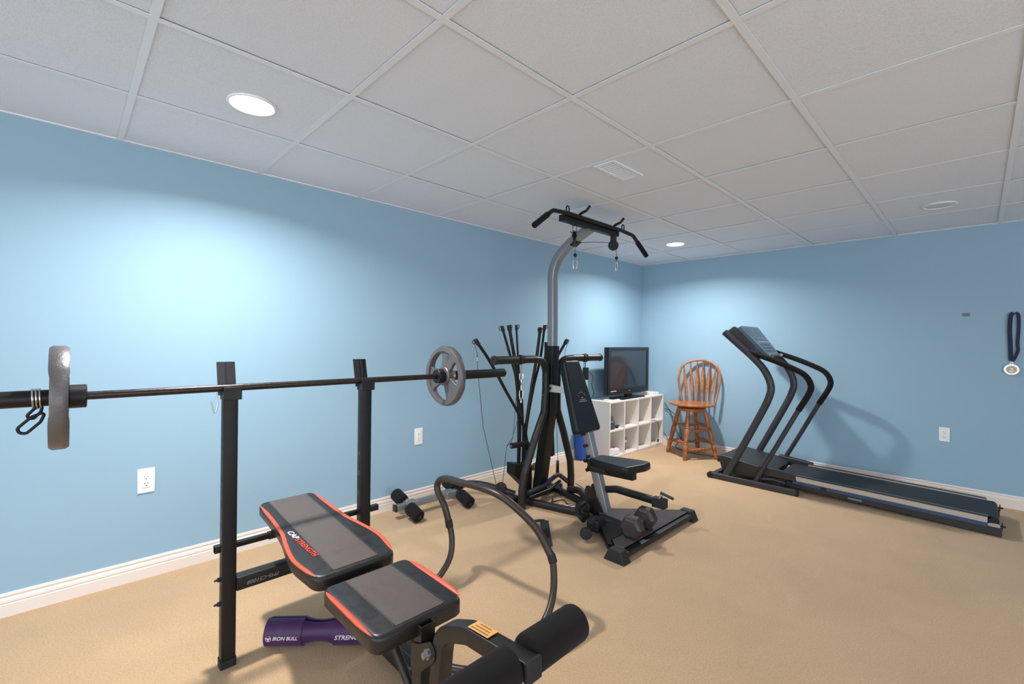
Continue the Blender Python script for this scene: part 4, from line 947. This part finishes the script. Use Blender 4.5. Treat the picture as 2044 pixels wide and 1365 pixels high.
def blue_bin():
    o = V((-2.80, 3.73, 0)); t = thing('recycling_bin', o, 'blue plastic bin standing at the left end of the white shelf', 'bin')
    q = MB(o); c = (-2.848, 3.835)
    outer = lambda w, d: smooth_poly([(c[0] - w, c[1] - d), (c[0] + w, c[1] - d), (c[0] + w, c[1] + d), (c[0] - w, c[1] + d)], .03, 5)
    n = len(outer(.1, .1)); L = [(.047, .088, 0), (.052, .100, .275), (.056, .105, .275), (.056, .105, .29), (.049, .098, .29), (.044, .085, .01)]
    vs = []
    for w, d, z in L: vs += [(x, y, z) for x, y in outer(w, d)]
    q.add(vs, [(i * n + k, i * n + (k + 1) % n, (i + 1) * n + (k + 1) % n, (i + 1) * n + k) for i in range(5) for k in range(n)] + [tuple(range(n))[::-1], tuple(range(5 * n, 6 * n))])
    q.build('bin_body', 'bin', t, smooth=50)
    q = MB(o); q.tube(fillet([(-2.792, 3.78, .265), (-2.782, 3.80, .24), (-2.782, 3.87, .24), (-2.792, 3.89, .265)], .02), .005, 10); q.build('bin_handle', 'bin', t)
blue_bin()

def shoe(x, y, z, rz, m1, m2, label, cat='shoe', L=.26, up_h=.07):
    o = V((x, y, z)); t = thing('sneaker', o, label, cat, None, rz)
    O0 = V((0, 0, 0))
    sole = spline([(-.13, -.032, 0), (-.05, -.034, 0), (.04, -.044, 0), (.10, -.038, 0), (.13, 0, 0), (.10, .04, 0), (.04, .044, 0), (-.05, .032, 0), (-.13, .032, 0), (-.145, 0, 0), (-.13, -.032, 0)], 4)[:-1]
    poly = [(p.x * L / .27, p.y) for p in sole]; n = len(poly)
    q = MB(O0); pad(q, poly, 0.0005, .026, .006); q.build('sole', m2, t, smooth=50)
    q = MB(O0); vs = []; lv = [(1, .024, 0), (.99, .04, 0), (.9, .055, -.004), (.72, .066, -.012)]
    for s, zz, sh in lv:
        for px, py in poly:
            hh = zz + (max(0, -px) * .32 if zz > .03 else 0)
            vs.append((px * (1 if px < 0 else s) + sh * (1 if px > 0 else 0), py * s * .95, hh))
    q.add(vs, [(i * n + k, i * n + (k + 1) % n, (i + 1) * n + (k + 1) % n, (i + 1) * n + k) for i in range(3) for k in range(n)] + [tuple(range(3 * n, 4 * n))]); q.build('upper', m1, t, smooth=70)
    q = MB(O0)
    for k in range(4): q.tube([(-.01 + k * .02, -.018, .073 - k * .003), (-.01 + k * .02, 0, .078 - k * .004), (-.01 + k * .02, .018, .073 - k * .003)], .0022, 6)
    q.build('laces', 'shoered' if m1 == 'shoewhite' else 'shoewhite', t)
    q = MB(O0); q.lathe([(.018, 0), (.028, 0), (.030, .006), (.024, .010), (.018, 0)], (-.075, 0, .082), (.25, 0, 1), 20); q.build('collar', 'shoered' if m1 == 'shoewhite' else 'shoegrey', t)
c0 = SY0 + CK + CW * .5 - CK * .5
shoe(-2.672, c0 - .005, ZL + .0005, 1.62, 'shoewhite', 'shoewhite', 'white sneaker with red trim in the lowest left cube, the front one', L=.25)
shoe(-2.785, c0 - .002, ZL + .0005, 1.5, 'shoewhite', 'shoered', 'white sneaker with a red sole tucked behind the front one in the lowest left cube', L=.24)
shoe(-2.745, c0 + CW - .075, ZL + .0005, -.3, 'shoegrey', 'shoewhite', 'grey sneaker with pale sole at the bottom of the pair in the second lower cube', L=.25)
shoe(-2.742, c0 + CW - .070, ZL + .108, -.2, 'shoegrey', 'shoewhite', 'grey sneaker with pale sole stacked on top of the other in the second lower cube', L=.25)

def cap():
    o = V((-2.70, c0 - .035, ZM)); t = thing('folded_bag', o, 'dark grey zipped pouch in the upper left cube', 'pouch')
    q = MB(o); pts = [(-2.79, c0 - .115), (-2.64, c0 - .115), (-2.64, c0 + .01), (-2.79, c0 + .02)]; poly = smooth_poly(pts, .03, 4); n = len(poly)
    vs = []
    for s, z in ((1, .0005), (1.04, .03), (.95, .08), (.72, .125), (.5, .135)):
        for x, y in poly: vs.append((-2.715 + (x + 2.715) * s, c0 - .05 + (y - c0 + .05) * s, ZM + z))
    q.add(vs, [(i * n + k, i * n + (k + 1) % n, (i + 1) * n + (k + 1) % n, (i + 1) * n + k) for i in range(4) for k in range(n)] + [tuple(range(n))[::-1], tuple(range(4 * n, 5 * n))]); q.build('pouch_body', 'capgrey', t, smooth=70)
    q = MB(o); q.box((-2.638, c0 - .075, ZM + .083), (.002, .06, .016), Matrix.Translation((-2.638, c0, ZM + .083)) @ Matrix.Rotation(-.25, 4, 'Y') @ Matrix.Translation((2.638, -c0, -ZM - .083))); q.build('pouch_label', 'grey_ink', t)
cap()
q = MB((-2.66, c0 + .055, ZM)); q.ball((-2.66, c0 + .055, ZM + .017), .016, 14, (1.5, 1, 1)); q.tube([(-2.67, c0 + .035, ZM + .02), (-2.65, c0 + .06, ZM + .034), (-2.645, c0 + .08, ZM + .03)], .006, 8)
tag(q.build('small_gadget', 'rubber'), 'small black gadget beside the grey pouch in the upper left cube', 'gadget')
q = MB((-2.66, c0 + CW - .09, ZM)); q.ball((-2.66, c0 + CW - .09, ZM + .0165), .016, 14); tag(q.build('small_ball', 'capgrey'), 'small dark ball in the second upper cube', 'ball')
def plug_cable():
    y = SY0 + 3 * CW + CK; o = V((-2.62, y + .1, ZL)); t = thing('hanging_plug_cable', o, 'thin black cable with a plug hanging across the last shelf cubes', 'cable')
    q = MB(o); q.tube(spline([(-2.86, y + .03, SZ - .03 + .0), (-2.70, y + .05, ZM + .02), (-2.607, y + .07, ZM + .008), (-2.602, y + .13, ZM - .03), (-2.604, y + .155, .2), (-2.605, y + .14, .085)], 8), .003, 8); q.build('cord', 'cable', t)
    q = MB(o); q.box((-2.602, y + .138, .072), (.014, .022, .034)); q.build('plug', 'cable', t, bevel=.004)
plug_cable()

# cables trailing behind the stool
def cord(pts, label):
    c = V(pts[0]); c.z = 0; q = MB(c); q.tube(spline(pts, 10), .0035, 8); tag(q.build('power_cord', 'cable'), label, 'cord', 'black cords by the corner')
cord([(-2.60, 5.088, .50), (-2.53, 5.078, .42), (-2.44, 5.075, .36), (-2.40, 5.078, .22), (-2.385, 5.07, .12), (-2.43, 5.04, .02), (-2.36, 4.985, .0045)], 'black cord hanging highest from behind the shelf and curving down the back wall')
cord([(-2.60, 5.09, .43), (-2.53, 5.083, .41), (-2.47, 5.082, .26), (-2.41, 5.08, .14), (-2.33, 5.07, .05), (-2.30, 5.05, .0045)], 'black cord drooping in a wide loop between shelf and stool')
cord([(-2.60, 5.075, .15), (-2.56, 5.075, .10), (-2.53, 5.07, .05), (-2.48, 5.06, .0045)], 'short black cord low beside the shelf end')
cord([(-2.36, 4.98, .0045), (-2.20, 4.93, .0045), (-2.02, 4.95, .0045), (-1.85, 4.99, .0045), (-1.70, 5.0, .0045)], 'black cord lying on the carpet under the stool towards the treadmill')

# ================================================================== SWIVEL STOOL
def stool():
    C = V((-2.150, 4.812, 0)); t = thing('swivel_stool', C, 'honey oak swivel stool with an arched spindle back in the far corner', 'stool')
    SH = .565
    feet = [V((-2.404, 4.783, 0)), V((-2.107, 4.570, 0)), V((-1.894, 4.855, 0)), V((-2.175, 5.045, 0))]
    def turned(a, b, prof, name):
        a, b = V(a), V(b); L = (b - a).length; q = MB(C); q.lathe([(0, 0)] + [(r * 1.15, h * L) for h, r in prof] + [(0, L)], a, b - a, 20); return q.build(name, 'oak', t, smooth=50)
    legp = [(0, .012), (.015, .015), (.10, .0185), (.13, .0195), (.14, .015), (.155, .020), (.17, .015), (.19, .0205), (.24, .022), (.30, .021), (.31, .016), (.325, .021), (.34, .016), (.38, .020), (.50, .0225), (.62, .021), (.63, .016), (.645, .022), (.66, .016), (.70, .019), (.82, .021), (1, .017)]
    tops = []
    for f in feet:
        d = V((f.x - C.x, f.y - C.y, 0)); top = C + d * .52 + V((0, 0, SH - .065)); tops.append(top); turned(f, top, legp, 'leg')
    def at(i, z): return feet[i].lerp(tops[i], z / (SH - .065))
    rp = [(0, .008), (.15, .010), (.3, .013), (.44, .016), (.47, .013), (.5, .017), (.53, .013), (.56, .016), (.7, .013), (.85, .010), (1, .008)]
    for (i, j), zs in (((0, 1), (.16, .33)), ((1, 2), (.10, .29)), ((2, 3), (.16, .33)), ((3, 0), (.12, .31))):
        for z in zs: turned(at(i, z), at(j, z + .01), rp, 'stretcher')
    q = MB(C); q.lathe([(0, SH - .075), (.140, SH - .075), (.146, SH - .068), (.146, SH - .045), (.140, SH - .040), (0, SH - .040)], C, (0, 0, 1), 40); q.build('under_ring', 'oak', t, smooth=40)
    q = MB(C); q.lathe([(0, SH - .040), (.08, SH - .040), (.08, SH - .022), (0, SH - .022)], C, (0, 0, 1), 24); q.build('swivel_plate', 'gunm', t)
    sc_ = C.copy()
    a = math.radians(38)                                  # direction the back stands on: towards the back wall and slightly right
    bd = V((-.25, .97, 0)).normalized(); sd = V((bd.y, -bd.x, 0))
    q = MB(C); q.lathe([(0, SH - .022), (.19, SH - .022), (.224, SH - .014), (.233, SH - .002), (.227, SH + .008), (.205, SH + .009), (.10, SH + .002), (0, SH)], C, (0, 0, 1), 56); q.build('seat', 'oak', t, smooth=40)
    # arched back: facing mostly left-forward
    Bc = C + bd * .140 + sd * .045
    def bp(u, h): # u across, h above seat; leans back, and curves
        return Bc + sd * u + bd * (.085 * h / .46 + (-.040) * (u / .2) ** 2 + .02) + V((0, 0, SH + h))
    arch = [(-.168, 0), (-.190, .10), (-.208, .20), (-.210, .29), (-.180, .385), (-.105, .440), (0, .458), (.105, .440), (.180, .385), (.210, .29), (.208, .20), (.190, .10), (.168, 0)]
    q = MB(C); q.sweep(spline([bp(u, h) for u, h in arch], 6), rrect(.024, .026, .008, 3), upv=tuple(bd)); q.build('back_bow', 'oak', t, smooth=50)
    for k in range(6):
        s = (k - 2.5) / 2.5; u0, u1 = s * .115, s * .168; hb = {.2: .452, .6: .436, 1.0: .392}[round(abs(s), 1)]
        pts = [bp(u0 + (u1 - u0) * i / 10, hb * i / 10) for i in range(11)]
        wv = [.007, .0075, .010, .014, .0165, .017, .0165, .015, .011, .0075, .006]
        q = MB(C); vs = []; n = 8
        for p, w_ in zip(pts, wv):
            for m_ in range(n):
                th = 2 * math.pi * m_ / n; vs.append(p + sd * w_ * math.cos(th) + bd * .0055 * math.sin(th))
        q.add(vs, [(i * n + k2, i * n + (k2 + 1) % n, (i + 1) * n + (k2 + 1) % n, (i + 1) * n + k2) for i in range(10) for k2 in range(n)] + [tuple(range(n))[::-1], tuple(range(10 * n, 11 * n))]); q.build('spindle', 'oak', t, smooth=60)
stool()

# ================================================================== TREADMILL
def treadmill():
    o = V((-.8, 4.53, 0)); t = thing('treadmill', o, 'long dark grey treadmill with curved handrails along the right-hand wall', 'treadmill')
    Y0, Y1 = 4.20, 4.83
    def tb(name, pts, r, m='treadm', par=None, fr=.0, n=20):
        q = MB(o); q.tube(fillet(pts, fr, 8) if fr else pts, r, n); return q.build(name, m, par or t, smooth=60)
    # floor frames
    for y in (4.185, 4.865):
        q = MB(o); q.sweep([(-1.685, y, .027), (-1.0, y, .027)], rrect(.038, .05, .006), upv=(0, 0, 1)); fr = q.build('floor_rail', 'treadm', t)
        q = MB(o); q.cyl((-1.685, y - .022, .027), (-1.685, y + .022, .027), .027, n=24); q.box((-1.0, y, .027), (.012, .044, .052)); q.build('rail_end_cap', 'rubber', fr, bevel=.002)
    q = MB(o); q.sweep([(-1.655, 4.20, .03), (-1.655, 4.85, .03)], rrect(.04, .045, .004), upv=(0, 0, 1)); q.build('front_cross_tube', 'treadm', t)
    q = MB(o); q.sweep([(-1.12, 4.21, .03), (-1.12, 4.84, .03)], rrect(.04, .045, .004), upv=(0, 0, 1)); q.build('front_cross_tube', 'treadm', t)
    # motor hood
    q = MB(o); q.xz([(-1.60, .055), (-1.24, .055), (-1.20, .135), (-1.265, .160), (-1.60, .205), (-1.640, .196), (-1.645, .180)], 4.245, 4.80); q.build('motor_hood', 'treadblk', t, bevel=.006)
    q = MB(o); q.box((-1.645, 4.262, .165), (.012, .03, .055)); q.build('hood_tab', 'treadblk', t, bevel=.003)
    for y0, y1 in ((4.235, 4.285), (4.765, 4.835)):
        q = MB(o); q.xz([(-1.30, .10), (-1.02, .10), (-1.03, .150), (-1.09, .160), (-1.30, .178)], y0, y1); q.build('hood_wing', 'treadblk', t, bevel=.006)
    # uprights, handrails
    for y, x0, z0 in ((Y0, 0, 0), (Y1, .01, 0)):
        u = tb('upright', spline([(-1.553 + x0, y, .045), (-1.40 + x0, y, .365), (-1.275 + x0, y, .632), (-1.222 + x0, y, .76), (-1.206 + x0, y, .865), (-1.255 + x0, y, .99), (-1.345 + x0, y, 1.095), (-1.475 + x0, y, 1.215), (-1.585 + x0, y, 1.315)], 6), .029, n=24)
        q = MB(o); q.cyl((-1.245 + x0, y - .03, .715), (-1.245 + x0, y - .034, .715), .017, n=20); q.build('adjust_hole', 'slot', u)
        q = MB(o); q.box((-1.255 + x0, y, .69), (.01, .01, .01)); 
        h = tb('handrail', spline([(-1.325 + x0, y, .03), (-1.17 + x0, y, .345), (-1.005 + x0, y, .685), (-.935 + x0, y, .822), (-.922 + x0, y, .895), (-.965 + x0, y, .972), (-1.06 + x0, y, 1.025), (-1.20 + x0, y, 1.082), (-1.385 + x0, y, 1.145)], 6), .0185)
        q = MB(o); q.tube(spline([(-1.005 + x0, y, .685), (-.935 + x0, y, .822), (-.922 + x0, y, .895), (-.965 + x0, y, .972), (-1.06 + x0, y, 1.025), (-1.20 + x0, y, 1.082), (-1.375 + x0, y, 1.141)], 6), .0225, 20); q.build('foam_sleeve', 'foam', h, smooth=60)
    # console: tilted box between the uprights
    Mx = Matrix.Translation((-1.40, 4.525, 1.232)) @ Matrix.Rotation(math.radians(50), 4, 'Y')      # local x runs down the face towards the runner, z out of the face
    def cb(name, c, d, m, par=None, bevel=.006):
        q = MB(o); q.box(c, d, Mx); return q.build(name, m, par or t, bevel=bevel)
    cb('console_tray', (-.01, 0, -.062), (.29, .60, .050), 'treadblk', bevel=.012)
    for sg in (-1, 1):
        q = MB(o); yy = sorted((sg * .225, sg * .305)); q.prism(smooth_poly([(-.185, yy[0]), (.135, yy[0]), (.135, yy[1]), (-.185, yy[1])], .015, 4), -.085, -.005, Mx); q.build('console_side', 'treadblk', t, bevel=.012)
        q = MB(o); q.prism(smooth_poly([(-.055, sg * .135), (.105, sg * .135), (.085, sg * .222), (-.075, sg * .228), (-.09, sg * .19)], .025, 5), -.05, -.012, Mx); pod = q.build('speaker_pod', 'podgrey', t, bevel=.010)
        q = MB(o)
        for k in range(6):
            for j in range(3): q.cyl(Mx @ V((-.045 + k * .018, sg * .195 - .012 + j * .012, -.013)), Mx @ V((-.045 + k * .018, sg * .195 - .012 + j * .012, -.0112)), .0042, n=8)
        q.build('grille_holes', 'slot', pod, weld=False)
    q = MB(o); q.prism(smooth_poly([(-.168, -.235), (-.168, .235), (.0, .205), (.168, .150), (.168, -.160), (.0, -.205)], .012, 3), -.012, .023, Mx); face = q.build('console_panel', 'screenlcd', t, bevel=.005)
    q = MB(o); q.prism([(-.15, -.20), (-.15, .20), (-.045, .182), (-.045, -.182)], .0228, .0242, Mx); q.build('display_window', 'lcd', face)
    cb('display_window', (-.012, .0, .0238), (.028, .30, .0012), 'lcd', face, .0)
    cb('panel_strip', (.018, .02, .0240), (.013, .28, .0014), 'bracket', face, .0)
    q = MB(o)
    for i in range(3):
        for j in range(7): q.box((.050 + i * .036, -.114 + j * .038, .0242), (.022, .026, .002), Mx)
    q.build('panel_buttons', 'lcd', face, weld=False)
    cb('paper_ledge', (.172, 0, .026), (.016, .30, .022), 'podgrey', face, .004)
    q = MB(o); q.cyl(Mx @ V((.180, .125, .032)), Mx @ V((.180, .155, .032)), .013); q.build('safety_key', 'bracket', face)
    # deck and belt
    xa, xb = -1.14, .052; sl = lambda x: .132 - (x + 1.1) * .018
    q = MB(o); q.xz([(xa, sl(xa) - .012), (xb + .01, sl(xb) - .012), (xb + .01, sl(xb) - .034), (xa, sl(xa) - .034)], 4.29, 4.76); q.build('deck_board', 'treadblk', t)
    r_ = .026; bl = [(xa - .02, sl(xa) + .002)] + [(xb + .028 + r_ * math.sin(k * math.pi / 10), sl(xb) - r_ + .003 + r_ * math.cos(k * math.pi / 10)) for k in range(11)] + [(xa - .02, sl(xa) - .05)]
    q = MB(o); th = .003; inn = [(x, z - th) for x, z in bl[:1]] + [(xb + .028 + (r_ - th) * math.sin(k * math.pi / 10), sl(xb) - r_ + .003 + (r_ - th) * math.cos(k * math.pi / 10)) for k in range(11)] + [(bl[-1][0], bl[-1][1] + th)]
    n = len(bl); vs = [(x, 4.305, z) for x, z in bl] + [(x, 4.735, z) for x, z in bl] + [(x, 4.305, z) for x, z in inn] + [(x, 4.735, z) for x, z in inn]
    fs = []
    for k in range(n - 1):
        fs += [(k, k + 1, n + k + 1, n + k), (2 * n + k, 2 * n + k + 1, 3 * n + k + 1, 3 * n + k), (k, k + 1, 2 * n + k + 1, 2 * n + k), (n + k, n + k + 1, 3 * n + k + 1, 3 * n + k)]
    q.add(vs, fs); q.build('walking_belt', 'belt', t, smooth=40)
    q = MB(o); q.cyl((xb + .028, 4.285, sl(xb) - r_ + .003), (xb + .028, 4.755, sl(xb) - r_ + .003), r_ - th - .0005, n=24); q.build('rear_roller', 'rubber', t)
    for y0, y1, yo in ((4.250, 4.300, 4.244), (4.740, 4.790, 4.796)):
        yi = y1 if yo < 4.5 else y0; q = MB(o); q.xz([(xa + .09, sl(xa) + .010), (xb + .002, sl(xb) + .010), (xb + .002, sl(xb) - .002), (xa + .09, sl(xa) - .002)], yi - .0022, yi + .0022); q.build('rail_edge', 'railsilver', t)
        q = MB(o); q.xz([(xa + .09, sl(xa) + .0095), (xb, sl(xb) + .0095), (xb, sl(xb) - .006), (xa + .09, sl(xa) - .006)], y0, y1); fr = q.build('foot_rail', 'treadblk', t, bevel=.002)
        yy = sorted((yo, yo + (.007 if yo < 4.5 else -.007)))
        for a, b, mm, nm in ((.008, -.026, 'railsilver', 'silver_side_strip'), (-.026, -.052, 'railblue', 'blue_side_strip')):
            q = MB(o); q.xz([(xa + .09, sl(xa) + a), (xb, sl(xb) + a), (xb, sl(xb) + b), (xa + .09, sl(xa) + b)], *yy); q.build(nm, mm, fr)
        e = sorted((4.288 if yo < 4.5 else 4.752, 4.272 if yo < 4.5 else 4.768))
        q = MB(o); q.xz(smooth_poly([(xb + .001, .078), (xb + .045, .080), (xb + .060, .072), (xb + .055, .058), (xb + .001, .056)], .012, 4), *e); q.build('rear_bracket', 'railsilver', t)
        ym = sum(e) / 2; q = MB(o); q.cyl((xb + .055, ym, .069), (xb + .082, ym, .069), .006, n=12); q.box((xb + .066, ym, .069), (.006, .022, .045)); q.build('belt_bolt', 'rubber', t)
    # lower chassis rails
    for y0, y1 in ((4.262, 4.292), (4.748, 4.778)):
        q = MB(o); q.xz([(-1.10, .045), (-1.10, .088), (.118, .058), (.118, .004), (-.60, .030)], y0, y1); ch = q.build('chassis_rail', 'treadblk', t, bevel=.003)
    q = MB(o); q.box((.09, 4.52, .03), (.04, .50, .035)); q.build('rear_cross_bar', 'treadblk', t)
    q = MB(o); q.box((-.64, 4.2612, .050), (.085, .0012, .014), Matrix.Translation((-.64, 0, .05)) @ Matrix.Rotation(.022, 4, 'Y') @ Matrix.Translation((.64, 0, -.05))); q.build('maker_plate', 'podgrey', t)
    q = MB(o); q.box((-.835, 4.242, .085), (.035, .006, .02)); q.build('strip_clip', 'rubber', t, bevel=.002)
    q = MB(o); q.tube([(-1.33, 4.225, .062), (-1.19, 4.225, .085), (-1.10, 4.24, .07)], .014, 14); q.build('lift_link', 'treadm', t)
    q = MB(o); q.box((-1.275, 4.205, .10), (.014, .014, .10)); q.box((-1.262, 4.205, .155), (.03, .02, .012)); q.build('latch_pin', 'rubber', t, bevel=.003)
treadmill()
